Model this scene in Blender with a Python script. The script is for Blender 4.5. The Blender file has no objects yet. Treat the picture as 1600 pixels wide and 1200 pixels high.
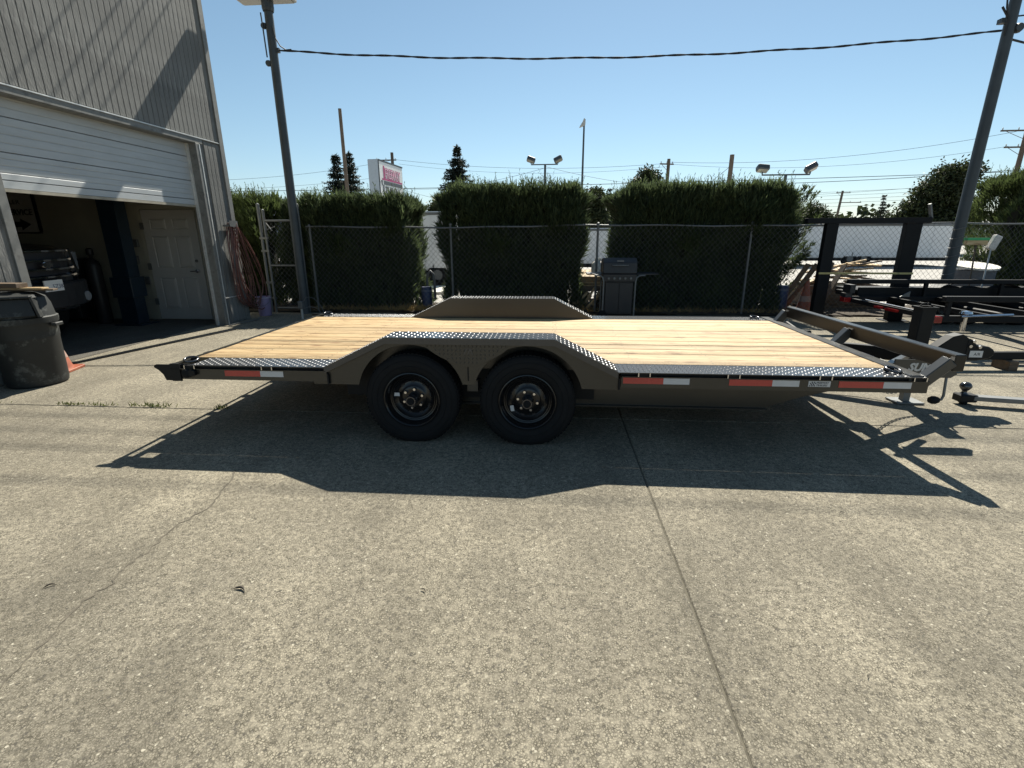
import bpy, bmesh, math, random
import numpy as np
from mathutils import Vector, Matrix, Euler

random.seed(7); rng = np.random.default_rng(11)
S = bpy.context.scene; C = S.collection
rad = math.radians

# ------------------------------------------------------------------ camera, sky, sun, exposure
cam_d = bpy.data.cameras.new('camera'); cam = bpy.data.objects.new('camera', cam_d); C.objects.link(cam)
FPX, PITCH, ROLL, CAM_H, YAW = 771.16, 0.2906, -0.0042, 1.5129, 0.0815
cam_d.sensor_fit = 'HORIZONTAL'; cam_d.sensor_width = 36.0; cam_d.lens = 36.0*FPX/1600
cam_d.clip_start = 0.05; cam_d.clip_end = 1500
_r0 = Vector((1, 0, 0)); _u0 = Vector((0, math.sin(PITCH), math.cos(PITCH)))
_f0 = Vector((0, math.cos(PITCH), -math.sin(PITCH)))
_r = _r0*math.cos(ROLL) + _u0*math.sin(ROLL); _u = -_r0*math.sin(ROLL) + _u0*math.cos(ROLL)
_m = Matrix((_r, _u, -_f0)).transposed().to_4x4()
cam.matrix_world = Matrix.Translation((0, 0, CAM_H)) @ Matrix.Rotation(YAW, 4, 'Z') @ _m
S.camera = cam

SUN_EL, SUN_AZ = rad(46.5), rad(12.5)
world = bpy.data.worlds.new('World'); S.world = world; world.use_nodes = True
wn = world.node_tree; wn.nodes.clear()
sky = wn.nodes.new('ShaderNodeTexSky'); sky.sky_type = 'NISHITA'; sky.sun_disc = False
sky.sun_elevation = SUN_EL; sky.sun_rotation = SUN_AZ
sky.altitude = 50; sky.air_density = 1.0; sky.dust_density = 0.15; sky.ozone_density = 4.0
bg = wn.nodes.new('ShaderNodeBackground'); bg.inputs['Strength'].default_value = 0.060
wo = wn.nodes.new('ShaderNodeOutputWorld')
hs = wn.nodes.new('ShaderNodeHueSaturation'); hs.inputs['Saturation'].default_value = 0.90; hs.inputs['Hue'].default_value = 0.483
wn.links.new(sky.outputs[0], hs.inputs['Color']); wn.links.new(hs.outputs[0], bg.inputs[0]); wn.links.new(bg.outputs[0], wo.inputs[0])

sun_d = bpy.data.lights.new('sun', 'SUN'); sun_d.energy = 5.0; sun_d.angle = rad(0.53); sun_d.color = (1.0, 0.95, 0.83)
sun = bpy.data.objects.new('sun', sun_d); C.objects.link(sun)
SD = Vector((math.sin(SUN_AZ)*math.cos(SUN_EL), math.cos(SUN_AZ)*math.cos(SUN_EL), math.sin(SUN_EL)))
sun.rotation_euler = SD.to_track_quat('Z', 'Y').to_euler(); sun.location = SD*60

S.view_settings.view_transform = 'Standard'; S.view_settings.look = 'None'
S.view_settings.exposure = 0.88; S.view_settings.gamma = 1.0
S.view_settings.use_curve_mapping = False

# ------------------------------------------------------------------ materials
def mat(name, col, rough=0.6, metal=0.0, var=0.12, vs=6.0, bump=0.0, bs=60.0, stretch=(1, 1, 1), rnd=0.0, spec=0.5, stain=None, stain_s=3.0, stain_lo=0.5, stain_hi=0.62):
    m = bpy.data.materials.new(name); m.use_nodes = True
    n, l = m.node_tree.nodes, m.node_tree.links
    b = n['Principled BSDF']; b.inputs['Roughness'].default_value = rough; b.inputs['Metallic'].default_value = metal
    b.inputs['Specular IOR Level'].default_value = spec
    tc = n.new('ShaderNodeTexCoord'); mp = n.new('ShaderNodeMapping'); mp.inputs['Scale'].default_value = stretch
    l.new(tc.outputs['Object'], mp.inputs[0])
    ns = n.new('ShaderNodeTexNoise'); ns.inputs['Scale'].default_value = vs; ns.inputs['Detail'].default_value = 6; ns.inputs['Roughness'].default_value = 0.6
    l.new(mp.outputs[0], ns.inputs['Vector'])
    mr = n.new('ShaderNodeMapRange'); mr.inputs[1].default_value = 0.3; mr.inputs[2].default_value = 0.7
    mr.inputs[3].default_value = 1-var; mr.inputs[4].default_value = 1+var
    l.new(ns.outputs[0], mr.inputs[0])
    val = mr.outputs[0]
    if rnd > 0:
        oi = n.new('ShaderNodeObjectInfo'); m2 = n.new('ShaderNodeMapRange')
        m2.inputs[3].default_value = 1-rnd; m2.inputs[4].default_value = 1+rnd
        l.new(oi.outputs['Random'], m2.inputs[0])
        mm = n.new('ShaderNodeMath'); mm.operation = 'MULTIPLY'; l.new(val, mm.inputs[0]); l.new(m2.outputs[0], mm.inputs[1]); val = mm.outputs[0]
    mx = n.new('ShaderNodeMix'); mx.data_type = 'RGBA'; mx.blend_type = 'MULTIPLY'; mx.inputs[0].default_value = 1
    mx.inputs[6].default_value = (*col, 1); l.new(val, mx.inputs[7])
    out = mx.outputs[2]
    if stain:
        n2 = n.new('ShaderNodeTexNoise'); n2.inputs['Scale'].default_value = stain_s; n2.inputs['Detail'].default_value = 8; n2.inputs['Roughness'].default_value = 0.7
        l.new(mp.outputs[0], n2.inputs['Vector'])
        r2 = n.new('ShaderNodeMapRange'); r2.inputs[1].default_value = stain_lo; r2.inputs[2].default_value = stain_hi; l.new(n2.outputs[0], r2.inputs[0])
        m3 = n.new('ShaderNodeMix'); m3.data_type = 'RGBA'; l.new(r2.outputs[0], m3.inputs[0]); l.new(out, m3.inputs[6]); m3.inputs[7].default_value = (*stain, 1)
        out = m3.outputs[2]
    l.new(out, b.inputs['Base Color'])
    if bump > 0:
        n3 = n.new('ShaderNodeTexNoise'); n3.inputs['Scale'].default_value = bs; n3.inputs['Detail'].default_value = 4
        l.new(mp.outputs[0], n3.inputs['Vector'])
        bp = n.new('ShaderNodeBump'); bp.inputs['Strength'].default_value = bump; bp.inputs['Distance'].default_value = 0.01
        l.new(n3.outputs[0], bp.inputs['Height']); l.new(bp.outputs[0], b.inputs['Normal'])
    return m

def leaf_mat(name, col, trans=0.45, var=0.45, col2=None):
    m = bpy.data.materials.new(name); m.use_nodes = True
    n, l = m.node_tree.nodes, m.node_tree.links; n.clear()
    o = n.new('ShaderNodeOutputMaterial'); d = n.new('ShaderNodeBsdfPrincipled'); d.inputs['Roughness'].default_value = 0.55
    d.inputs['Specular IOR Level'].default_value = 0.3
    t = n.new('ShaderNodeBsdfTranslucent'); ms = n.new('ShaderNodeMixShader'); ms.inputs[0].default_value = trans
    g = n.new('ShaderNodeNewGeometry'); tc = n.new('ShaderNodeTexCoord'); ns = n.new('ShaderNodeTexNoise'); ns.inputs['Scale'].default_value = 1.6; ns.inputs['Detail'].default_value = 3
    l.new(tc.outputs['Object'], ns.inputs['Vector'])
    ad = n.new('ShaderNodeMath'); ad.operation = 'ADD'; l.new(g.outputs['Random Per Island'], ad.inputs[0]); l.new(ns.outputs[0], ad.inputs[1])
    mr = n.new('ShaderNodeMapRange'); mr.inputs[1].default_value = 0.3; mr.inputs[2].default_value = 1.7; l.new(ad.outputs[0], mr.inputs[0])
    mx = n.new('ShaderNodeMix'); mx.data_type = 'RGBA'
    c2 = col2 or (col[0]*1.6, col[1]*1.35, col[2]*1.1)
    mx.inputs[6].default_value = (*[c*(1-var) for c in col], 1); mx.inputs[7].default_value = (*c2, 1)
    l.new(mr.outputs[0], mx.inputs[0]); l.new(mx.outputs[2], d.inputs['Base Color']); l.new(mx.outputs[2], t.inputs['Color'])
    l.new(d.outputs[0], ms.inputs[1]); l.new(t.outputs[0], ms.inputs[2]); l.new(ms.outputs[0], o.inputs[0])
    return m

def concrete_mat(name, ca, cb, cc, patch):
    m = bpy.data.materials.new(name); m.use_nodes = True
    n, l = m.node_tree.nodes, m.node_tree.links; b = n['Principled BSDF']; b.inputs['Roughness'].default_value = 0.88; b.inputs['Specular IOR Level'].default_value = 0.3
    tc = n.new('ShaderNodeTexCoord')
    def noise(s, d=5, r=0.6, st=(1, 1, 1)):
        mp = n.new('ShaderNodeMapping'); mp.inputs['Scale'].default_value = st; l.new(tc.outputs['Object'], mp.inputs[0])
        x = n.new('ShaderNodeTexNoise'); x.inputs['Scale'].default_value = s; x.inputs['Detail'].default_value = d; x.inputs['Roughness'].default_value = r
        l.new(mp.outputs[0], x.inputs['Vector']); return x.outputs[0]
    def rng_(v, a, c, lo=0, hi=1):
        x = n.new('ShaderNodeMapRange'); x.inputs[1].default_value = a; x.inputs[2].default_value = c; x.inputs[3].default_value = lo; x.inputs[4].default_value = hi
        l.new(v, x.inputs[0]); return x.outputs[0]
    def mix(f, a, c, mode='MIX'):
        x = n.new('ShaderNodeMix'); x.data_type = 'RGBA'; x.blend_type = mode
        if isinstance(f, float): x.inputs[0].default_value = f
        else: l.new(f, x.inputs[0])
        for i, q in ((6, a), (7, c)):
            if isinstance(q, tuple): x.inputs[i].default_value = (*q, 1)
            else: l.new(q, x.inputs[i])
        return x.outputs[2]
    big = rng_(noise(0.5, 7, 0.66), 0.38, 0.62)
    mid = rng_(noise(2.6, 6, 0.65, (1, 1.6, 1)), 0.35, 0.68)
    base = mix(big, ca, cb)
    base = mix(rng_(mid, 0, 1, 0, 0.5), base, patch)
    base = mix(1.0, base, rng_(noise(1.1, 8, 0.72, (1.7, 0.8, 1)), 0.36, 0.64, 0.76, 1.20), 'MULTIPLY')
    vo = n.new('ShaderNodeTexVoronoi'); vo.inputs['Scale'].default_value = 125; l.new(tc.outputs['Object'], vo.inputs['Vector'])
    vc = n.new('ShaderNodeSeparateColor'); l.new(vo.outputs['Color'], vc.inputs[0])
    grain = rng_(vc.outputs[0], 0, 1, 0.74, 1.24)
    g2 = rng_(noise(120, 5, 0.8), 0.32, 0.68, 0.66, 1.34)
    g3 = rng_(noise(24, 6, 0.75), 0.32, 0.68, 0.78, 1.2)
    for q in (grain, g2, g3):
        base = mix(1.0, base, q, 'MULTIPLY')
    pit = rng_(vo.outputs['Distance'], 0.0, 0.22, 0.0, 1.0)
    ve = n.new('ShaderNodeTexVoronoi'); ve.feature = 'DISTANCE_TO_EDGE'; ve.inputs['Scale'].default_value = 105
    dw = n.new('ShaderNodeMix'); dw.data_type = 'RGBA'; dw.inputs[0].default_value = 0.012; l.new(tc.outputs['Object'], dw.inputs[6]); n5 = n.new('ShaderNodeTexNoise'); n5.inputs['Scale'].default_value = 60; n5.inputs['Detail'].default_value = 3; l.new(tc.outputs['Object'], n5.inputs['Vector']); l.new(n5.outputs['Color'], dw.inputs[7]); l.new(dw.outputs[2], ve.inputs['Vector'])
    cre = rng_(ve.outputs['Distance'], 0.03, 0.20, 1.0, 0.0); cw = n.new('ShaderNodeMath'); cw.operation = 'MULTIPLY'; l.new(cre, cw.inputs[0]); l.new(rng_(noise(30, 4, 0.7), 0.38, 0.58, 0.15, 1.0), cw.inputs[1])
    base = mix(cw.outputs[0], base, (0.085, 0.075, 0.055))
    chip = rng_(vc.outputs[1], 0.990, 0.996)
    base = mix(chip, base, cc)
    dk = rng_(vc.outputs[2], 0.93, 0.95, 0, 0.6)
    base = mix(dk, base, (0.075, 0.068, 0.058))
    # hairline crazing
    v2 = n.new('ShaderNodeTexVoronoi'); v2.feature = 'DISTANCE_TO_EDGE'; v2.inputs['Scale'].default_value = 13
    wv = n.new('ShaderNodeMix'); wv.data_type = 'RGBA'; wv.inputs[0].default_value = 0.16; l.new(tc.outputs['Object'], wv.inputs[6])
    nn = n.new('ShaderNodeTexNoise'); nn.inputs['Scale'].default_value = 9; nn.inputs['Detail'].default_value = 4; l.new(tc.outputs['Object'], nn.inputs['Vector']); l.new(nn.outputs['Color'], wv.inputs[7])
    l.new(wv.outputs[2], v2.inputs['Vector'])
    craze = rng_(v2.outputs['Distance'], 0.0, 0.022, 0.5, 0.0)
    cm = n.new('ShaderNodeMath'); cm.operation = 'MULTIPLY'; l.new(craze, cm.inputs[0]); l.new(rng_(noise(1.7, 3), 0.42, 0.62), cm.inputs[1])
    base = mix(cm.outputs[0], base, (0.10, 0.09, 0.075))
    l.new(base, b.inputs['Base Color'])
    bp = n.new('ShaderNodeBump'); bp.inputs['Strength'].default_value = 0.55; bp.inputs['Distance'].default_value = 0.006
    hh = n.new('ShaderNodeMath'); hh.operation = 'ADD'; l.new(g2, hh.inputs[0]); l.new(vc.outputs[0], hh.inputs[1])
    l.new(hh.outputs[0], bp.inputs['Height']); l.new(bp.outputs[0], b.inputs['Normal'])
    return m

def wood_mat(name, ca, cb, knots=True, rnd=0.12, axis=0):
    m = bpy.data.materials.new(name); m.use_nodes = True
    n, l = m.node_tree.nodes, m.node_tree.links; b = n['Principled BSDF']; b.inputs['Roughness'].default_value = 0.65; b.inputs['Specular IOR Level'].default_value = 0.25
    tc = n.new('ShaderNodeTexCoord'); oi = n.new('ShaderNodeObjectInfo')
    off = n.new('ShaderNodeVectorMath'); off.operation = 'ADD'; sc = n.new('ShaderNodeMath'); sc.operation = 'MULTIPLY'; sc.inputs[1].default_value = 37.0
    l.new(oi.outputs['Random'], sc.inputs[0]); cb3 = n.new('ShaderNodeCombineXYZ'); l.new(sc.outputs[0], cb3.inputs[0]); l.new(sc.outputs[0], cb3.inputs[2])
    l.new(tc.outputs['Object'], off.inputs[0]); l.new(cb3.outputs[0], off.inputs[1])
    mp = n.new('ShaderNodeMapping'); st = [1.0, 1.0, 1.0]; st = [24.0]*3; st[axis] = 2.0; mp.inputs['Scale'].default_value = st; l.new(off.outputs[0], mp.inputs[0])
    ns = n.new('ShaderNodeTexNoise'); ns.inputs['Scale'].default_value = 1.0; ns.inputs['Detail'].default_value = 6; ns.inputs['Roughness'].default_value = 0.6; ns.inputs['Distortion'].default_value = 0.6
    l.new(mp.outputs[0], ns.inputs['Vector'])
    r = n.new('ShaderNodeMapRange'); r.inputs[1].default_value = 0.34; r.inputs[2].default_value = 0.68; l.new(ns.outputs[0], r.inputs[0])
    mx = n.new('ShaderNodeMix'); mx.data_type = 'RGBA'; mx.inputs[6].default_value = (*ca, 1); mx.inputs[7].default_value = (*cb, 1); l.new(r.outputs[0], mx.inputs[0])
    m2 = n.new('ShaderNodeMapRange'); m2.inputs[3].default_value = 1-rnd; m2.inputs[4].default_value = 1+rnd; l.new(oi.outputs['Random'], m2.inputs[0])
    mm = n.new('ShaderNodeMix'); mm.data_type = 'RGBA'; mm.blend_type = 'MULTIPLY'; mm.inputs[0].default_value = 1; l.new(mx.outputs[2], mm.inputs[6]); l.new(m2.outputs[0], mm.inputs[7])
    out = mm.outputs[2]
    if knots:
        mp2 = n.new('ShaderNodeMapping'); s2 = [8.0]*3; s2[axis] = 3.0; mp2.inputs['Scale'].default_value = s2; l.new(off.outputs[0], mp2.inputs[0])
        vo = n.new('ShaderNodeTexVoronoi'); vo.inputs['Scale'].default_value = 1.0; l.new(mp2.outputs[0], vo.inputs['Vector'])
        kr = n.new('ShaderNodeMapRange'); kr.inputs[1].default_value = 0.08; kr.inputs[2].default_value = 0.24; kr.inputs[3].default_value = 1; kr.inputs[4].default_value = 0; l.new(vo.outputs['Distance'], kr.inputs[0])
        scol = n.new('ShaderNodeSeparateColor'); l.new(vo.outputs['Color'], scol.inputs[0])
        th = n.new('ShaderNodeMath'); th.operation = 'GREATER_THAN'; th.inputs[1].default_value = 0.45; l.new(scol.outputs[0], th.inputs[0])
        k2 = n.new('ShaderNodeMath'); k2.operation = 'MULTIPLY'; l.new(kr.outputs[0], k2.inputs[0]); l.new(th.outputs[0], k2.inputs[1])
        # dark resin streaks
        mp3 = n.new('ShaderNodeMapping'); s3 = [38.0]*3; s3[axis] = 5.0; mp3.inputs['Scale'].default_value = s3; l.new(off.outputs[0], mp3.inputs[0])
        n4 = n.new('ShaderNodeTexNoise'); n4.inputs['Scale'].default_value = 1; n4.inputs['Detail'].default_value = 5; n4.inputs['Distortion'].default_value = 1.0; l.new(mp3.outputs[0], n4.inputs['Vector'])
        r4 = n.new('ShaderNodeMapRange'); r4.inputs[1].default_value = 0.57; r4.inputs[2].default_value = 0.67; r4.inputs[4].default_value = 0.85; l.new(n4.outputs[0], r4.inputs[0])
        mxk = n.new('ShaderNodeMath'); mxk.operation = 'MAXIMUM'; l.new(k2.outputs[0], mxk.inputs[0]); l.new(r4.outputs[0], mxk.inputs[1])
        m5 = n.new('ShaderNodeMix'); m5.data_type = 'RGBA'; l.new(mxk.outputs[0], m5.inputs[0]); l.new(out, m5.inputs[6]); m5.inputs[7].default_value = (0.20, 0.105, 0.045, 1)
        out = m5.outputs[2]
    l.new(out, b.inputs['Base Color'])
    bp = n.new('ShaderNodeBump'); bp.inputs['Strength'].default_value = 0.2; bp.inputs['Distance'].default_value = 0.002; l.new(ns.outputs[0], bp.inputs['Height']); l.new(bp.outputs[0], b.inputs['Normal'])
    return m

M = dict(
    concrete=concrete_mat('concrete', (0.362, 0.322, 0.243), (0.215, 0.193, 0.150), (0.46, 0.42, 0.33), (0.307, 0.271, 0.203)),
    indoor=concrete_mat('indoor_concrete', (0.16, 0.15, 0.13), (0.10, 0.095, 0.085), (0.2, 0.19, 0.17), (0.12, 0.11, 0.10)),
    lot=mat('lot_paving', (0.36, 0.34, 0.31), 0.9, var=0.15, vs=1.2, bump=0.2, bs=40),
    ground=mat('far_ground', (0.20, 0.19, 0.165), 0.95, var=0.25, vs=0.15),
    joint=mat('joint_dirt', (0.11, 0.098, 0.072), 0.95, var=0.3, vs=30),
    soil=mat('soil', (0.055, 0.042, 0.028), 0.95, var=0.5, vs=9, bump=0.6, bs=30),
    crack=mat('crack_dirt', (0.12, 0.105, 0.08), 0.95, var=0.3, vs=20),
    paint=mat('olive_grey_paint', (0.030, 0.0285, 0.024), 0.24, var=0.06, vs=3, spec=0.6),
    paintdimmed=mat('dimmed_rail_paint', (0.016, 0.0145, 0.012), 0.32, var=0.06, vs=3, spec=0.35),  # trailer paint darkened in colour to tone down light bounced off the deck
    paintflat=mat('grey_frame_paint', (0.050, 0.050, 0.047), 0.3, var=0.06, vs=4, spec=0.6),
    tread=mat('tread_plate', (0.035, 0.037, 0.040), 0.22, var=0.1, vs=8, spec=0.7),
    lug=mat('tread_lug', (0.11, 0.11, 0.115), 0.36, 0.5, var=0.1, vs=8, spec=1.0),
    black=mat('black_steel', (0.006, 0.0065, 0.0075), 0.6, var=0.2, vs=5, spec=0.28),
    flatblack=mat('flat_black_steel', (0.006, 0.007, 0.009), 0.6, var=0.25, vs=5, spec=0.22),
    rubber=mat('rubber', (0.0085, 0.009, 0.010), 0.8, var=0.15, vs=12, spec=0.25),
    rim=mat('rim_black', (0.008, 0.008, 0.009), 0.22, var=0.1, vs=6, spec=0.45),
    chrome=mat('chrome', (0.62, 0.62, 0.64), 0.16, 1.0, var=0.08, vs=8),
    ringsteel=mat('ring_steel', (0.10, 0.10, 0.105), 0.22, 0.8, var=0.1, vs=8),
    galv=mat('galvanised', (0.165, 0.17, 0.17), 0.55, 0.5, var=0.15, vs=10),
    wire=mat('fence_wire', (0.17, 0.175, 0.17), 0.55, 0.4, var=0.1, vs=10),
    pine=wood_mat('pine_plank', (0.505, 0.372, 0.205), (0.335, 0.218, 0.100), rnd=0.15),
    lumber=wood_mat('lumber', (0.62, 0.47, 0.28), (0.45, 0.31, 0.16), rnd=0.3),
    oldwood=wood_mat('weathered_wood', (0.16, 0.12, 0.085), (0.09, 0.068, 0.05), rnd=0.3),
    red=mat('red_tape', (0.44, 0.030, 0.026), 0.25, var=0.06, vs=40, spec=0.8),
    white=mat('white_tape', (0.55, 0.55, 0.56), 0.3, var=0.04, vs=40),
    sticker=mat('sticker', (0.6, 0.6, 0.6), 0.4, var=0.03),
    ink=mat('ink', (0.015, 0.015, 0.018), 0.6, var=0.03),
    siding=mat('siding_paint', (0.158, 0.158, 0.150), 0.75, var=0.22, vs=9, bump=0.5, bs=70, stretch=(1, 1, 0.25), rnd=0.07, stain=(0.10, 0.10, 0.096), stain_s=5),
    trim=mat('trim_paint', (0.17, 0.17, 0.16), 0.6, var=0.15, vs=12, stain=(0.10, 0.097, 0.09), stain_s=7, stain_lo=0.55, stain_hi=0.68),
    flash=mat('flashing', (0.62, 0.62, 0.6), 0.4, 0.3, var=0.2, vs=9),
    shutter=mat('shutter_white', (0.42, 0.44, 0.45), 0.5, var=0.08, vs=4, stretch=(1, 0.5, 3), stain=(0.40, 0.39, 0.36), stain_s=2.5, stain_lo=0.56, stain_hi=0.75),
    seal=mat('rubber_seal', (0.33, 0.30, 0.24), 0.7, var=0.2),
    cream=mat('cream_wall', (0.33, 0.32, 0.26), 0.8, var=0.1, vs=2),
    doorwhite=mat('door_white', (0.42, 0.42, 0.40), 0.45, var=0.05, vs=4),
    blue=mat('lift_blue', (0.010, 0.022, 0.036), 0.4, var=0.2, vs=6),
    dark=mat('dark_enamel', (0.02, 0.02, 0.022), 0.5, var=0.2),
    can=mat('bin_plastic', (0.014, 0.016, 0.016), 0.6, var=0.3, vs=5, stain=(0.15, 0.16, 0.15), stain_s=4.5, stain_lo=0.55, stain_hi=0.75),
    orange=mat('cone_orange', (0.30, 0.085, 0.045), 0.55, var=0.15, vs=9, stain=(0.33, 0.13, 0.07), stain_s=8, stain_lo=0.55, stain_hi=0.7),
    cuff=mat('cone_cuff', (0.36, 0.24, 0.20), 0.5, var=0.15, vs=20),
    hose=mat('hose_red', (0.12, 0.050, 0.042), 0.5, var=0.25, vs=6),
    mauve=mat('bucket_mauve', (0.25, 0.20, 0.33), 0.5, var=0.1),
    pole=mat('pole_steel', (0.045, 0.055, 0.062), 0.5, var=0.2, vs=4),
    polewood=mat('pole_wood', (0.13, 0.10, 0.075), 0.85, var=0.3, vs=3, stretch=(6, 6, 0.6)),
    lampgrey=mat('lamp_grey', (0.42, 0.42, 0.40), 0.5, var=0.1),
    lens=mat('lamp_lens', (0.25, 0.24, 0.20), 0.25, var=0.05),
    cable=mat('cable_black', (0.02, 0.022, 0.026), 0.6, var=0.1),
    truckwhite=mat('trailer_white', (0.72, 0.73, 0.74), 0.35, var=0.04, vs=1),
    bluepost=mat('bollard_blue', (0.022, 0.035, 0.095), 0.45, var=0.15, vs=8),
    stone=mat('spool_grey', (0.15, 0.15, 0.16), 0.8, var=0.2),
    pale=mat('pale_top', (0.72, 0.69, 0.62), 0.7, var=0.12, vs=9),
    green=mat('green_bristle', (0.06, 0.42, 0.16), 0.6, var=0.2, vs=40),
    brush=mat('white_bristle', (0.62, 0.58, 0.54), 0.8, var=0.25, vs=30),
    yellow=mat('strap_yellow', (0.45, 0.38, 0.16), 0.6, var=0.2, vs=20),
    signwhite=mat('sign_white', (0.72, 0.72, 0.70), 0.4, var=0.05),
    signside=mat('sign_side', (0.42, 0.47, 0.52), 0.4, var=0.06),
    magenta=mat('sign_magenta', (0.40, 0.05, 0.16), 0.5, var=0.05),
    pink=mat('sign_pink', (0.72, 0.50, 0.58), 0.5, var=0.05),
    signgrey=mat('sign_grey', (0.07, 0.075, 0.085), 0.5, var=0.05),
    truckpaint=mat('truck_paint', (0.012, 0.014, 0.018), 0.12, var=0.03, spec=0.8),
    glass=mat('dark_glass', (0.01, 0.012, 0.015), 0.05, var=0.02, spec=0.8),
    clear=mat('headlight', (0.45, 0.47, 0.5), 0.08, 0.6, var=0.1),
    taillight=mat('tail_light', (0.22, 0.012, 0.012), 0.2, var=0.05),
    roofblue=mat('roof_blue', (0.09, 0.11, 0.17), 0.5, var=0.1),
    cream2=mat('far_wall', (0.45, 0.44, 0.42), 0.8, var=0.1),
    straw=leaf_mat('straw', (0.34, 0.27, 0.13), 0.2, 0.4),
    weed=leaf_mat('weed', (0.09, 0.12, 0.035), 0.3, 0.4),
    hedge=leaf_mat('hedge_leaf', (0.044, 0.064, 0.034), 0.5, 0.45, (0.110, 0.145, 0.062)),
    hedge2=leaf_mat('hedge_leaf_light', (0.040, 0.060, 0.022), 0.5, 0.5, (0.105, 0.14, 0.045)),
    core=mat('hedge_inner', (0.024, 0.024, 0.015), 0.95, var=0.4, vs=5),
    conifer=leaf_mat('conifer_leaf', (0.022, 0.034, 0.026), 0.15, 0.4),
    broad=leaf_mat('broad_leaf', (0.034, 0.050, 0.022), 0.35, 0.5),
    bark=mat('bark', (0.07, 0.055, 0.04), 0.9, var=0.3, vs=8),
    leafdry=mat('dry_leaf', (0.05, 0.04, 0.028), 0.8, var=0.3, vs=20),
)

# ------------------------------------------------------------------ helpers
def setp(o, label=None, cat=None, group=None, kind=None):
    if label: o['label'] = label
    if cat: o['category'] = cat
    if group: o['group'] = group
    if kind: o['kind'] = kind
    return o

def thing(name, label, cat, loc=(0, 0, 0), rz=0.0, group=None):
    o = bpy.data.objects.new(name, None); C.objects.link(o); o.location = loc; o.rotation_euler = (0, 0, rz)
    o.empty_display_size = 0.1
    return setp(o, label, cat, group)

def copy_tree(o, loc=None, rz=None, parent=None, label=None):
    c = o.copy(); C.objects.link(c)
    if parent is not None: c.parent = parent
    if loc is not None: c.location = loc
    if rz is not None: c.rotation_euler = (0, 0, rz)
    if label: c['label'] = label
    for ch in list(o.children): copy_tree(ch, parent=c)
    return c

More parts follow.
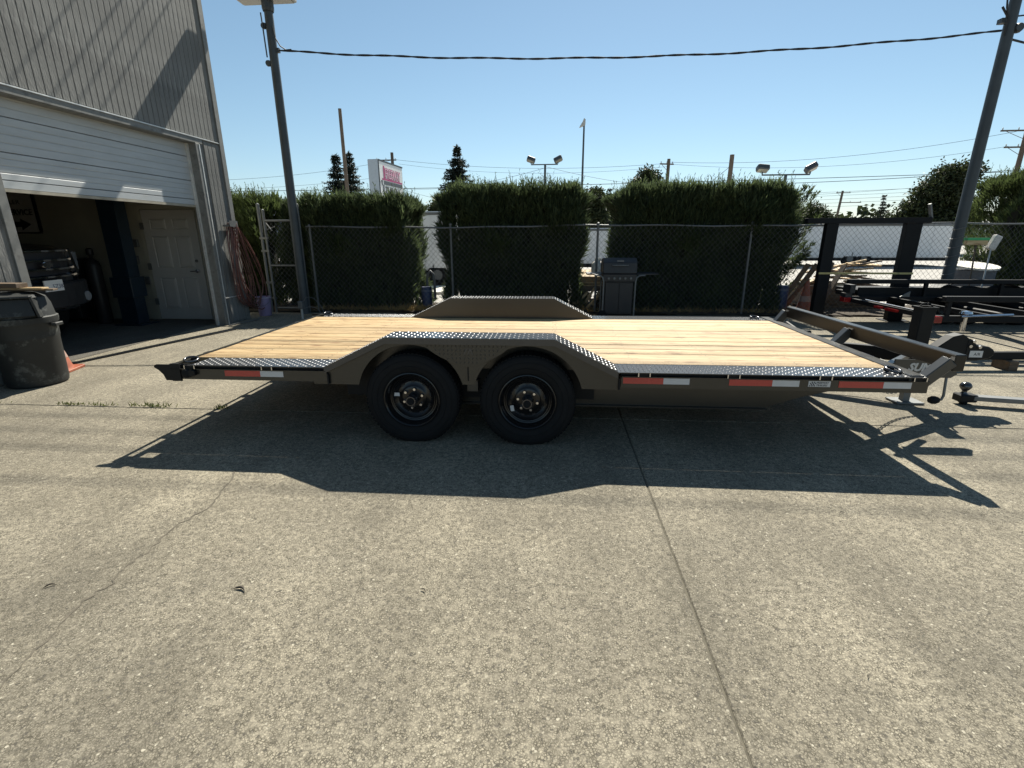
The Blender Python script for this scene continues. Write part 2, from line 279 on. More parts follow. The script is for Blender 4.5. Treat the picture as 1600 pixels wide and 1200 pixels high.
class MB:
    def __init__(s): s.v = []; s.f = []
    def add(s, vs, fs):
        k = len(s.v); s.v += [tuple(p) for p in vs]; s.f += [tuple(i+k for i in f) for f in fs]; return s
    def box(s, x0, x1, y0, y1, z0, z1):
        return s.add([(x0, y0, z0), (x1, y0, z0), (x1, y1, z0), (x0, y1, z0), (x0, y0, z1), (x1, y0, z1), (x1, y1, z1), (x0, y1, z1)],
                     [(3, 2, 1, 0), (4, 5, 6, 7), (0, 1, 5, 4), (1, 2, 6, 5), (2, 3, 7, 6), (3, 0, 4, 7)])
    def obox(s, c, size, R):
        c = Vector(c); vs = []
        for dz in (-.5, .5):
            for dx, dy in ((-.5, -.5), (.5, -.5), (.5, .5), (-.5, .5)):
                vs.append(c + R @ Vector((dx*size[0], dy*size[1], dz*size[2])))
        return s.add(vs, [(3, 2, 1, 0), (4, 5, 6, 7), (0, 1, 5, 4), (1, 2, 6, 5), (2, 3, 7, 6), (3, 0, 4, 7)])
    def bar(s, p, q, w, h, up=(0, 0, 1)):
        p, q = Vector(p), Vector(q); d = q-p; L = d.length; d.normalize(); up = Vector(up)
        if abs(d.dot(up)) > .98: up = Vector((0, 1, 0))
        a = d.cross(up).normalized(); b = a.cross(d).normalized()
        R = Matrix((d, a, b)).transposed(); return s.obox((p+q)/2, (L, w, h), R)
    def prism(s, poly, plane, a, b):
        n = len(poly)
        mk = {'xz': lambda p, t: (p[0], t, p[1]), 'yz': lambda p, t: (t, p[0], p[1]), 'xy': lambda p, t: (p[0], p[1], t)}[plane]
        vs = [mk(p, a) for p in poly] + [mk(p, b) for p in poly]
        return s.add(vs, [tuple(range(n))[::-1], tuple(range(n, 2*n))] + [(i, (i+1) % n, n+(i+1) % n, n+i) for i in range(n)])
    def tube(s, pts, r, n=8, closed=False, caps=True):
        pts = [Vector(p) for p in pts]; m = len(pts); vs = []; prev = None
        rs = r if isinstance(r, (list, tuple)) else [r]*m
        for i, p in enumerate(pts):
            if closed: t = pts[(i+1) % m]-pts[i-1]
            else: t = pts[min(i+1, m-1)]-pts[max(i-1, 0)]
            t.normalize()
            if prev is None:
                a = t.cross(Vector((0, 0, 1)))
                if a.length < .05: a = t.cross(Vector((0, 1, 0)))
            else:
                a = prev - t*prev.dot(t)
            a.normalize(); prev = a; b = t.cross(a)
            for k in range(n):
                an = 2*math.pi*k/n; vs.append(p + (a*math.cos(an)+b*math.sin(an))*rs[i])
        fs = []
        for i in range(m if closed else m-1):
            j = (i+1) % m
            for k in range(n): fs.append((i*n+k, i*n+(k+1) % n, j*n+(k+1) % n, j*n+k))
        if caps and not closed: fs += [tuple(range(n))[::-1], tuple(range((m-1)*n, m*n))]
        return s.add(vs, fs)
    def cyl(s, p, q, r, r2=None, n=16): return s.tube([p, q], [r, r if r2 is None else r2], n)
    def lathe(s, prof, o=(0, 0, 0), axis='z', n=24, closed=False, cap=False):
        vs = []; m = len(prof); o = Vector(o)
        for (r, h) in prof:
            for k in range(n):
                a = 2*math.pi*k/n; c, d = r*math.cos(a), r*math.sin(a)
                vs.append(o + Vector({'z': (c, d, h), 'y': (c, h, d), 'x': (h, c, d)}[axis]))
        fs = []
        for i in range(m if closed else m-1):
            j = (i+1) % m
            for k in range(n): fs.append((i*n+k, i*n+(k+1) % n, j*n+(k+1) % n, j*n+k))
        if cap:
            if prof[0][0] > 1e-6: fs.append(tuple(range(n))[::-1])
            if prof[-1][0] > 1e-6: fs.append(tuple(range((m-1)*n, m*n)))
        return s.add(vs, fs)
    def build(s, name, m, parent=None, smooth=0, bevel=0, kind=None, label=None):
        me = bpy.data.meshes.new(name); me.from_pydata(s.v, [], s.f)
        if len(s.f) < 60000:
            bm = bmesh.new(); bm.from_mesh(me); bmesh.ops.recalc_face_normals(bm, faces=bm.faces)
            if bevel: bmesh.ops.bevel(bm, geom=[e for e in bm.edges if len(e.link_faces) == 2 and e.calc_face_angle(0) > .5], offset=bevel, segments=1, affect='EDGES', clamp_overlap=True)
            bm.to_mesh(me); bm.free()
        if m: me.materials.append(m)
        if smooth:
            me.polygons.foreach_set('use_smooth', [True]*len(me.polygons)); me.set_sharp_from_angle(angle=rad(smooth))
        o = bpy.data.objects.new(name, me); C.objects.link(o)
        if parent: o.parent = parent
        if kind: o['kind'] = kind
        if label: o['label'] = label
        return o

def quads_obj(name, V, m, parent=None, kind=None):
    """V: (N,4,3) array of quads, or (N,3,3) triangles."""
    N, k = V.shape[:2]
    me = bpy.data.meshes.new(name); me.vertices.add(N*k); me.vertices.foreach_set('co', V.reshape(-1).astype(np.float32))
    me.loops.add(N*k); me.loops.foreach_set('vertex_index', np.arange(N*k, dtype=np.int32))
    me.polygons.add(N); me.polygons.foreach_set('loop_start', np.arange(0, N*k, k, dtype=np.int32)); me.polygons.foreach_set('loop_total', np.full(N, k, dtype=np.int32))
    me.update(calc_edges=True); me.validate()
    me.materials.append(m)
    o = bpy.data.objects.new(name, me); C.objects.link(o)
    if parent: o.parent = parent
    if kind: o['kind'] = kind
    return o

def blades(P, D, L, W):
    """diamond-shaped leaf at each P along D with length L and width W"""
    N = len(P); D = D/np.linalg.norm(D, axis=1, keepdims=True)
    R = rng.normal(size=(N, 3)); A = np.cross(D, R); A /= np.linalg.norm(A, axis=1, keepdims=True)+1e-9
    L = np.broadcast_to(np.asarray(L, float), (N,))[:, None]; W = np.broadcast_to(np.asarray(W, float), (N,))[:, None]
    return np.stack([P, P+D*L*.45+A*W*.5, P+D*L, P+D*L*.45-A*W*.5], axis=1)

def text(name, body, size, mtx, m, parent=None, extrude=0.0015, align='LEFT', bold=0.0, shear=0.0, sx=1.0):
    cu = bpy.data.curves.new(name, 'FONT'); cu.body = body; cu.size = size; cu.extrude = extrude; cu.align_x = align; cu.offset = bold; cu.shear = shear
    cu.resolution_u = 2
    t = bpy.data.objects.new('tmp_text', cu); C.objects.link(t)
    dg = bpy.context.evaluated_depsgraph_get(); me = bpy.data.meshes.new_from_object(t.evaluated_get(dg)); bpy.data.objects.remove(t)
    me.name = name; me.transform(Matrix.Diagonal((sx, 1, 1, 1))); me.transform(mtx); me.materials.clear(); me.materials.append(m)
    o = bpy.data.objects.new(name, me); C.objects.link(o)
    if parent: o.parent = parent
    return o

def face_minus_y(x, y, z): return Matrix.Translation((x, y, z)) @ Matrix.Rotation(rad(90), 4, 'X')
def face_plus_x(x, y, z): return Matrix.Translation((x, y, z)) @ Matrix.Rotation(rad(90), 4, 'Z') @ Matrix.Rotation(rad(90), 4, 'X')

def sag(p, q, s, n=24):
    p, q = Vector(p), Vector(q); return [p.lerp(q, i/n) - Vector((0, 0, s*4*(i/n)*(1-i/n))) for i in range(n+1)]

# ================================================================== SETTING
mb = MB(); mb.add([(-500, -60, -.06), (500, -60, -.06), (500, 700, -.06), (-500, 700, -.06)], [(0, 1, 2, 3)])
setp(mb.build('ground', M['ground']), kind='structure')
mb = MB(); mb.box(-14.6, 22.5, -8.5, 10.02, -.055, -.007); setp(mb.build('joint_bed', M['joint']), kind='structure')
yard = bpy.data.objects.new('concrete_yard', None); C.objects.link(yard); yard['kind'] = 'structure'
JX, JY = 0.62, 4.05
for (a, b) in ((-14.5, -5.2), (-5.2, JX), (JX, 6.9), (6.9, 14.5), (14.5, 22.4)):
    for (c, d) in ((-8.4, -2.2), (-2.2, JY), (JY, 10.0)):
        if (a, b) == (-14.5, -5.2): b2 = b
        g = .0045
        mb = MB(); mb.box(a+g, b-g, c+g, d-g, -.05, 0)
        mb.build('concrete_slab', M['concrete'], yard, bevel=.005)
mb = MB(); mb.box(-60, 120, 11.55, 75, -.055, -.012); setp(mb.build('parking_lot', M['lot']), kind='structure')
mb = MB()
nx, ny = 120, 8
vs = [(-9+ i*(27/nx), 10.0+j*(1.56/ny), .02+.05*math.sin(j/ny*math.pi)+random.uniform(-.015, .02)) for j in range(ny+1) for i in range(nx+1)]
mb.add(vs, [(j*(nx+1)+i, j*(nx+1)+i+1, (j+1)*(nx+1)+i+1, (j+1)*(nx+1)+i) for j in range(ny) for i in range(nx)])
setp(mb.build('planting_strip', M['soil'], smooth=60), kind='structure')
# wandering crack in the slab, sitting 2 mm proud as dirt-filled line
pts = [(-2.11, 2.88), (-2.03, 2.62), (-1.98, 2.43), (-2.03, 2.2), (-2.0, 1.99), (-2.02, 1.86), (-1.98, 1.75), (-2.01, 1.63), (-1.97, 1.5), (-1.95, 1.37), (-1.91, 1.21), (-1.9, .9)]
fine = []
for (p, q) in zip(pts[:-1], pts[1:]):
    for k in range(6):
        t = k/6; fine.append((p[0]+(q[0]-p[0])*t+random.uniform(-.012, .012), p[1]+(q[1]-p[1])*t))
mb = MB(); vs = []
for (x, y) in fine:
    w = random.uniform(.002, .007); vs += [(x-w, y, .0025), (x+w, y, .0025)]
mb.add(vs, [(2*i, 2*i+1, 2*i+3, 2*i+2) for i in range(len(fine)-1)])
setp(mb.build('crack', M['crack']), kind='structure')
# steel threshold edge in front of the garage bay
mb = MB(); mb.bar((-6.12, 4.9, .006), (-5.40, 7.95, .006), .045, .012); setp(mb.build('drain_channel', M['black']), kind='structure')

# ================================================================== WORKSHOP BUILDING
bld = thing('workshop_building', 'weathered grey grooved-siding workshop with an open roll-up garage door', 'building')
XW = -5.85
mb = MB()
mb.box(XW-.20, XW-.016, 8.46, 9.02, 0, 3.06); mb.box(XW-.20, XW-.016, 1.2, 5.10, 0, 3.06); mb.box(XW-.20, XW-.016, 1.2, 9.02, 3.06, 7.4)
mb.build('wall_sheathing', M['siding'], bld)
def board(y, z0, z1, w=.0956):
    m_ = MB(); c = .004
    m_.prism([(y+c, XW), (y+w-c, XW), (y+w, XW-c), (y+w, XW-.015), (y, XW-.015), (y, XW-c)], 'xy', z0, z1)
    # prism in (x,y) order: swap
    m_.v = [(b, a, z) for (a, b, z) in m_.v]
    return m_
proto_board = {}
def place_board(y, z0, z1, key):
    if key not in proto_board:
        o = board(0, z0, z1).build('siding_board', M['siding'], bld); proto_board[key] = o
    else:
        o = proto_board[key].copy(); C.objects.link(o); o.parent = bld
    o.location = (0, y, 0)
y = 8.90
while y > 1.3:
    place_board(y, 3.10, 7.4, 'up')
    if y > 8.55: place_board(y, 0.48, 3.05, 'lo'); place_board(y, 0.03, 0.465, 'lo2')
    elif y < 4.97: place_board(y, 0.02, 3.05, 'lo3')
    y -= .1016
mb = MB(); mb.box(XW-.02, XW+.022, 9.0, 9.10, 0, 7.4); mb.build('corner_trim', M['trim'], bld)
mb = MB(); mb.box(XW-.2, XW+.0, 9.02, 9.14, 0, 7.4); mb.build('corner_return', M['trim'], bld)
mb = MB(); mb.prism([(XW-.02, 3.10), (XW+.016, 3.088), (XW+.016, 3.075), (XW-.02, 3.075)], 'xz', 1.2, 9.0); mb.build('drip_flashing', M['flash'], bld)
mb = MB(); mb.box(XW-.002, XW+.006, 8.478, 8.99, .466, .479); mb.build('seam_strip', M['flash'], bld)
mb = MB(); mb.box(XW-.012, XW+.005, 4.98, 8.56, 3.0, 3.073); mb.build('header_trim', M['trim'], bld)
mb = MB(); mb.box(XW-.20, XW-.0125, 5.10, 8.46, 2.99, 3.059); mb.build('header_soffit', M['trim'], bld)
mb = MB(); mb.box(XW-.20, XW+.008, 8.38, 8.47, 0, 2.998); mb.build('door_jamb', M['trim'], bld, bevel=.004)
mb = MB(); mb.box(XW-.20, XW+.008, 5.09, 5.19, 0, 2.998); mb.build('door_jamb', M['trim'], bld, bevel=.004)
mb = MB(); mb.box(XW+.009, XW+.015, 8.455, 8.475, 0, 2.99); mb.build('jamb_edge', M['flash'], bld)
mb = MB(); mb.box(XW-.153, XW-.115, 8.345, 8.378, 0, 2.988); mb.build('door_stop', M['flash'], bld)
mb = MB(); mb.box(XW-.153, XW-.115, 5.192, 5.225, 0, 2.988); mb.build('door_stop', M['flash'], bld)
# roll-up door sections
def section(z0, z1, ribs):
    xf = XW-.155; prof = [(xf-.03, z0), (xf, z0+.004)]
    n = ribs; h = (z1-z0)
    for i in range(1, n):
        zz = z0+h*i/n; prof += [(xf, zz-.008), (xf-.006, zz), (xf, zz+.008)]
    prof += [(xf, z1-.010), (xf-.014, z1-.003), (xf-.03, z1-.003)]
    m_ = MB(); m_.prism(prof, 'xz', 5.20, 8.37); return m_
roll = section(2.04, 2.13, 1).build('door_section', M['shutter'], bld)
section(2.13, 2.42, 4).build('door_section', M['shutter'], bld)
section(2.42, 2.79, 4).build('door_section', M['shutter'], bld)
section(2.79, 3.16, 4).build('door_section', M['shutter'], bld)
mb = MB(); mb.box(XW-.183, XW-.148, 5.2, 8.37, 2.005, 2.04); mb.build('bottom_seal', M['seal'], bld)
# shell (inside faces, roof, other walls)
mb = MB(); mb.box(-14.3, XW-.205, 8.95, 9.14, 0, 7.4); mb.build('end_wall', M['cream'], bld)
mb = MB(); mb.box(-14.3, -14.1, 1.2, 8.95, 0, 7.4); mb.build('back_wall', M['cream'], bld)
mb = MB(); mb.box(-14.3, XW, 1.0, 1.2, 0, 7.4); mb.build('side_wall', M['cream'], bld)
mb = MB(); mb.box(-14.3, XW-.21, 1.2, 8.95, 3.6, 3.75); mb.build('ceiling', M['cream'], bld)
mb = MB(); mb.box(-14.5, XW+.15, .8, 9.3, 7.4, 7.6); mb.build('roof', M['trim'], bld)
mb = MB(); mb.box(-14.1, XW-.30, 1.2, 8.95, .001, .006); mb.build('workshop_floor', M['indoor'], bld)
# six-panel door in the end wall
dx0, dx1, dy = -7.50, -6.47, 8.93
mb = MB(); mb.box(dx0, dx1, dy-.02, dy+.018, .02, 2.0); door = mb.build('door', M['doorwhite'], bld, bevel=.003)
W_ = dx1-dx0
for (a, b) in ((.14, .44), (.56, .86)):
    for (z0, z1) in ((1.66, 1.84), (.98, 1.54), (.22, .80)):
        x0, x1 = dx0+a*W_, dx0+b*W_
        m_ = MB(); yo = dy-.02; e = .018
        outer = [(x0, z0), (x1, z0), (x1, z1), (x0, z1)]; inner = [(x0+e, z0+e), (x1-e, z0+e), (x1-e, z1-e), (x0+e, z1-e)]
        e2 = .05; in2 = [(x0+e2, z0+e2), (x1-e2, z0+e2), (x1-e2, z1-e2), (x0+e2, z1-e2)]
        vs = [(x, yo-.001, z) for x, z in outer]+[(x, yo-.014, z) for x, z in [(p[0]*.5+q[0]*.5, p[1]*.5+q[1]*.5) for p, q in zip(outer, inner)]]+[(x, yo-.002, z) for x, z in inner]+[(x, yo-.012, z) for x, z in in2]
        fs = []
        for r_ in range(3): fs += [(r_*4+i, r_*4+(i+1) % 4, (r_+1)*4+(i+1) % 4, (r_+1)*4+i) for i in range(4)]
        fs.append((12, 13, 14, 15)); m_.add(vs, fs); m_.build('door_panel', M['doorwhite'], door)
mb = MB(); mb.lathe([(.0, -.075), (.03, -.07), (.032, -.02), (.0, -.02)], (dx1-.10, dy, .92), 'y', 14); mb.tube([(dx1-.10, dy-.07, .92), (dx1-.16, dy-.075, .915), (dx1-.23, dy-.075, .915)], .009, 8); mb.build('handle', M['chrome'], door, smooth=40)
mb = MB(); mb.lathe([(.0, -.05), (.026, -.045), (.028, -.02), (.0, -.02)], (dx1-.10, dy, 1.1), 'y', 14); mb.build('deadbolt', M['galv'], door, smooth=40)
for z in (.35, 1.0, 1.72):
    mb = MB(); mb.box(dx0-.05, dx0+.02, dy-.035, dy-.021, z-.06, z+.06); mb.build('hinge', M['galv'], door)
mb = MB()
mb.box(dx0-.09, dx0-.012, dy-.01, dy+.02, .007, 2.09); mb.box(dx1+.012, dx1+.09, dy-.01, dy+.02, .007, 2.09); mb.box(dx0-.012, dx1+.012, dy-.01, dy+.02, 2.012, 2.09)
mb.build('door_frame', M['cream'], bld)
for (x, z) in ((-7.72, 1.42), (-7.78, 1.12), (-7.62, .74)):
    mb = MB(); mb.box(x-.05, x+.05, 8.90, 8.949, z-.07, z+.07); mb.build('switch_box', M['galv'], bld, bevel=.004)

# sign on the workshop wall
sg = thing('wall_sign', 'pale square wall sign with black lettering and a right-pointing arrow inside the workshop', 'sign', (0, 0, 0))
mb = MB(); mb.box(-10.75, -9.55, 8.915, 8.944, 1.62, 2.62); mb.build('panel', M['cream2'], sg, bevel=.004)
mb = MB()
for (a, b, c, d) in ((-10.75, -9.55, 1.60, 1.625), (-10.75, -9.55, 2.615, 2.64)): mb.box(a, b, 8.905, 8.95, c, d)
for a in (-10.765, -9.565): mb.box(a, a+.03, 8.905, 8.949, 1.626, 2.614)
mb.build('frame', M['black'], sg)
mb = MB(); mb.prism([(-10.5, 2.30), (-10.0, 2.30), (-9.93, 2.42), (-9.85, 2.5), (-9.98, 2.5), (-10.05, 2.44), (-10.12, 2.36), (-10.5, 2.36)], 'xz', 8.909, 8.914); mb.build('emblem', M['ink'], sg)
text('lettering', 'TRAILER', .11, face_minus_y(-9.82, 8.913, 2.12), M['ink'], sg, align='RIGHT', sx=1.25)
text('lettering', 'SERVICE', .145, face_minus_y(-9.62, 8.913, 1.93), M['ink'], sg, align='RIGHT', bold=.003)
mb = MB(); mb.prism([(-10.2, 1.72), (-9.9, 1.72), (-9.9, 1.66), (-9.7, 1.765), (-9.9, 1.87), (-9.9, 1.81), (-10.2, 1.81)], 'xz', 8.909, 8.914); mb.build('arrow', M['ink'], sg)

# two-post lift column
lf = thing('lift_column', 'dark blue steel lift column standing inside the garage bay', 'vehicle lift', (-7.55, 8.38, 0))
mb = MB(); mb.box(-.26, .26, -.2, .2, .007, .03); mb.build('base_plate', M['blue'], lf)
mb = MB(); mb.prism([(-.16, -.12), (.15, -.12), (.15, .12), (-.16, .12), (-.16, .06), (.09, .06), (.09, -.06), (-.16, -.06)], 'xy', .03, 3.4); mb.build('post', M['blue'], lf)
mb = MB(); mb.box(-.2, .19, -.16, .16, .5, .85); mb.build('carriage', M['blue'], lf, bevel=.006)
text('lettering', 'ROTARY', .17, Matrix.Translation((.152, .055, 2.25)) @ Matrix.Rotation(rad(90), 4, 'Y') @ Matrix.Rotation(rad(90), 4, 'Z'), M['signwhite'], lf, extrude=.001, bold=.003)
# gas cylinders, cabinet
for (x, yy, r, h, lab) in ((-8.22, 8.45, .12, 1.15, 'tall dark gas cylinder beside the blue lift column'), (-8.55, 8.62, .085, .7, 'short dark gas cylinder between the cabinet and the tall cylinder')):
    g_ = thing('gas_cylinder', lab, 'gas cylinder', (x, yy, .006))
    mb = MB(); mb.lathe([(r*.9, 0), (r, .03), (r, h*.9), (r*.8, h*.96), (r*.35, h), (.03, h+.02), (.0, h+.02)], (0, 0, 0), 'z', 20); mb.build('body', M['dark'], g_, smooth=50)
    mb = MB(); mb.lathe([(.025, h+.02), (.03, h+.06), (.055, h+.08), (.055, h+.17), (.03, h+.19), (.0, h+.19)], (0, 0, 0), 'z', 12); mb.build('valve_cap', M['dark'], g_, smooth=50)
cb_ = thing('tool_cabinet', 'dark drawer cabinet against the workshop end wall', 'cabinet', (-9.0, 8.68, .006))
mb = MB(); mb.box(-.35, .35, -.25, .25, .08, 1.15); mb.build('body', M['dark'], cb_, bevel=.006)
for k in range(5):
    mb = MB(); mb.box(-.32, .32, -.268, -.251, .12+k*.2, .30+k*.2); d_ = mb.build('drawer', M['dark'], cb_)
    mb = MB(); mb.box(-.28, .28, -.285, -.2685, .265+k*.2, .285+k*.2); mb.build('handle', M['galv'], d_)

# pickup truck parked nose-out in the bay
tk = thing('pickup_truck', 'dark pickup truck parked nose-out inside the garage bay', 'truck', (-6.95, 6.44, .006), rad(8))
# local: nose at x=0 facing +x, body toward -x
hw = .98
def curve_front(x0, bulge, hw_, n=10): return [(x0 - bulge*(abs(t)**2.4), t*hw_) for t in [(-1+2*i/n) for i in range(n+1)]]
def slab(x0, bulge, hw_, z0, z1, back, n=10):
    p = curve_front(x0, bulge, hw_, n); m_ = MB(); m_.prism([(x, yy) for x, yy in p]+[(back, hw_), (back, -hw_)], 'xy', z0, z1); return m_
slab(-.06, .30, hw, .50, 1.02, -5.4).build('body', M['truckpaint'], tk, bevel=.02)
mb = MB(); fr = curve_front(-.10, .26, .86)
vs = []; 
for (xx, zz) in ((-.10, 1.36), (-.25, 1.43), (-1.35, 1.50)):
    for (x, yy) in fr: vs.append((xx+(x+.10)*(1 if zz < 1.45 else 0), yy*(1.0 if zz < 1.45 else 1.02), zz - .05*(yy/.9)**2))
n_ = len(fr)
mb.add(vs, [(r_*n_+i, r_*n_+i+1, (r_+1)*n_+i+1, (r_+1)*n_+i) for r_ in range(2) for i in range(n_-1)]); mb.build('hood', M['truckpaint'], tk, smooth=40)
slab(-.11, .26, .9, 1.02, 1.36, -1.4).build('front_fascia', M['truckpaint'], tk, bevel=.02)
mb = MB(); mb.prism([(-1.3, 1.45), (-1.95, 2.0), (-3.6, 2.02), (-3.9, 1.45)], 'xz', -.85, .85); mb.build('cab', M['glass'], tk, bevel=.04)
mb = MB(); mb.box(-5.5, -3.9, -.97, .97, 1.0, 1.42); mb.build('bed', M['truckpaint'], tk, bevel=.02)
gr = MB(); p = curve_front(-.02, .12, .62); gr.prism([(x-.05, yy) for x, yy in p]+[(-.2, .62), (-.2, -.62)], 'xy', .985, 1.345); grille = gr.build('grille', M['dark'], tk)
for (z0, z1) in ((.975, 1.0), (1.08, 1.105), (1.2, 1.225), (1.325, 1.35)):
    q = MB(); q.prism([(x, yy) for x, yy in p]+[(x-.04, yy) for x, yy in reversed(p)], 'xy', z0, z1); q.build('grille_bar', M['chrome'], grille)
for s_ in (-1, 1):
    q = MB(); q.bar((-.12, s_*.64, .975), (-.14, s_*.58, 1.355), .06, .05); q.build('grille_surround', M['chrome'], grille)
    q = MB(); q.prism([(-.16, s_*.66), (-.24, s_*.88), (-.36, s_*.93), (-.36, s_*.66)], 'xy', 1.04, 1.32); q.build('headlight', M['clear'], tk, bevel=.015)
    q = MB(); q.lathe([(.0, .0), (.07, .0), (.07, -.05), (0, -.05)], (-.09, s_*.72, .66), 'x', 16); q.build('fog_light', M['clear'], tk)
q = MB(); 
q.lathe([(.0, .03), (.085, .03), (.085, .0), (0, .0)], (-.01, 0, 1.155), 'x', 24); q.v = [(a, b*1.0, 1.155+(c-1.155)*.45) for a, b, c in q.v]; q.build('badge', M['chrome'], grille)
slab(.02, .28, .99, .55, .90, -.35).build('bumper', M['dark'], tk, bevel=.02)
q = MB(); q.box(.02, .034, -.155, .155, .80, .95); pl = q.build('number_plate', M['signwhite'], tk)
text('lettering', '5Z3K', .085, Matrix.Translation((.0355, -.03, .835)) @ Matrix.Rotation(rad(90), 4, 'Z') @ Matrix.Rotation(rad(90), 4, 'X'), M['roofblue'], pl, extrude=.0008)
for (x, s_) in ((-1.0, -1), (-1.0, 1), (-4.4, -1), (-4.4, 1)):
    q = MB(); q.lathe([(.20, -.13), (.37, -.12), (.39, -.06), (.39, .06), (.37, .12), (.20, .13)], (x, s_*.84, .39), 'y', 28); w_ = q.build('wheel', M['rubber'], tk, smooth=40)
    q = MB(); q.lathe([(0, -.08), (.21, -.10), (.21, .10), (0, .08)], (x, s_*.84, .39), 'y', 20); q.build('rim', M['galv'], w_)

# ================================================================== HEDGES, FENCE, POLES
def hedge(name, label, x0, x1, y0, y1, z1, n, m, group=None, rag=1.0, cat='hedge', lean=0.0, spike=1.0, base=0.05):
    t = thing(name, label, cat, ((x0+x1)/2, (y0+y1)/2, 0), group=group)
    cx, cy = (x0+x1)/2, (y0+y1)/2; hx, hy = (x1-x0)/2, (y1-y0)/2
    # inner growth
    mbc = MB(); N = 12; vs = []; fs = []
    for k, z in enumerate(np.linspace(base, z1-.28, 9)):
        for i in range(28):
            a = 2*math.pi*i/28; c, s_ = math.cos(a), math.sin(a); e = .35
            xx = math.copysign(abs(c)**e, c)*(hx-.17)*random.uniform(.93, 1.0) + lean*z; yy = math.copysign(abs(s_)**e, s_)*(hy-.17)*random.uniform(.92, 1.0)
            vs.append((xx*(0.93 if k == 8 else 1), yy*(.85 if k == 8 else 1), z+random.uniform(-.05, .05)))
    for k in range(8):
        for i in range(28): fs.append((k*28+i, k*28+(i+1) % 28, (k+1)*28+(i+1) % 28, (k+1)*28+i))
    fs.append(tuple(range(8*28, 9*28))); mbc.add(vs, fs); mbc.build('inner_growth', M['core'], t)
    # foliage
    area = np.array([2*hx*z1*1.5, 2*hx*z1*.6, 2*hy*z1*1.4, 2*hy*z1*1.4, 4*hx*hy*2.4]); cnt = (n*area/area.sum()).astype(int)
    P = []; D = []; L = []
    for f, c in enumerate(cnt):
        u = rng.uniform(-1, 1, c); z = base+(z1-base)*rng.uniform(0, 1, c)**.92; w = rng.uniform(-1, 1, c); dep = np.abs(rng.normal(0, .07, c))-.03
        if f == 0: p = np.c_[u*hx, -hy+dep, z]; o = np.c_[rng.normal(0, .25, c), -np.abs(rng.normal(.45, .3, c)), np.full(c, 1.0)]
        elif f == 1: p = np.c_[u*hx, hy-dep, z]; o = np.c_[rng.normal(0, .25, c), np.abs(rng.normal(.45, .3, c)), np.full(c, 1.0)]
        elif f == 2: p = np.c_[-hx+dep, w*hy, z]; o = np.c_[-np.abs(rng.normal(.5, .35, c)), rng.normal(0, .3, c), np.full(c, 1.0)]
        elif f == 3: p = np.c_[hx-dep, w*hy, z]; o = np.c_[np.abs(rng.normal(.5, .35, c)), rng.normal(0, .3, c), np.full(c, 1.0)]
        else: p = np.c_[u*hx, w*hy, z1-.20-dep*2.0]; o = np.c_[rng.normal(0, .22, c), rng.normal(0, .22, c), np.full(c, 1.0)]
        # uneven outline: bulges from low-frequency noise
        q = .085*rag*(np.sin(p[:, 0]*4.1+p[:, 2]*2.3+f)+np.sin(p[:, 2]*5.7-p[:, 0]*2.9+1.3*f)*.7+np.sin(p[:, 1]*6+p[:, 2]*3.1))
        if f < 2: p[:, 1] += q*(-1 if f == 0 else 1)
        elif f < 4: p[:, 0] += q*(-1 if f == 2 else 1)
        else: p[:, 2] += q*.55
        rnd_c = np.clip((np.abs(p[:, 0])/hx-.86)/.14, 0, 1)*np.clip((p[:, 2]-z1+.5)/.5, 0, 1)
        p[:, 2] -= .22*rnd_c**2
        p[:, 0] += lean*p[:, 2]
        P.append(p); D.append(o); L.append(rng.uniform(.09, .21, c)*(1.3 if f == 4 else 1.0))
    P = np.concatenate(P); D = np.concatenate(D); L = np.concatenate(L)
    # each cluster = several blades around its axis
    K = 4
    P2 = np.repeat(P, K, 0)+rng.normal(0, .018, (len(P)*K, 3)); D2 = np.repeat(D, K, 0)+rng.normal(0, .33, (len(P)*K, 3)); L2 = np.repeat(L, K)*rng.uniform(.7, 1.2, len(P)*K)
    V = [blades(P2, D2, L2, L2*.10+.004)]
    # upright shoots on the crown
    ns = int(190*hx*spike); sx = rng.uniform(-hx, hx, ns); sy = rng.uniform(-hy, hy, ns); h = rng.uniform(.12, .50, ns)*rng.uniform(.5, 1, ns)
    st = np.c_[sx+lean*z1, sy, z1-.22+.04*np.sin(sx*5)]
    dr = np.c_[rng.normal(0, .16, ns), rng.normal(0, .16, ns), np.ones(ns)]
    for k in range(20):
        f_ = k/20; pp = st+dr*((.1+h)*f_)[:, None]
        dd = dr*.9+rng.normal(0, .38, (ns, 3)); V.append(blades(pp, dd, (.05+.055*(1-f_))*rng.uniform(.8, 1.3, ns), .013))
    quads_obj('foliage', np.concatenate(V), m, t, kind='stuff')
    return t
HG = 'clipped hedges behind the chain-link fence'
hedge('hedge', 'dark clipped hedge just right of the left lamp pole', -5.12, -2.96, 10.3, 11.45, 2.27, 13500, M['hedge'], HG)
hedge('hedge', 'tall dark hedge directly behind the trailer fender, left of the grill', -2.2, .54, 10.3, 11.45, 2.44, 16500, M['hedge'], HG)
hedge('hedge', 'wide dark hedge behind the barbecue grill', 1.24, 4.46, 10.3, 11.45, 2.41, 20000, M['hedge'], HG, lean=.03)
hedge('hedge', 'bright green hedge behind the right-hand steel pole', 9.45, 15.0, 11.3, 12.6, 2.72, 24000, M['hedge2'], HG, rag=1.6, spike=1.3)
hedge('shrub', 'sunlit loose green shrub at the corner of the workshop', -7.9, -6.0, 10.35, 11.4, 2.30, 9000, M['hedge2'], None, rag=1.8, cat='shrub', spike=1.8)
hedge('shrub', 'narrow dark shrub between the chain-link gate and the left hedge', -5.75, -5.18, 10.6, 11.3, 2.2, 4200, M['hedge'], None, rag=1.2, cat='shrub', spike=1.6)
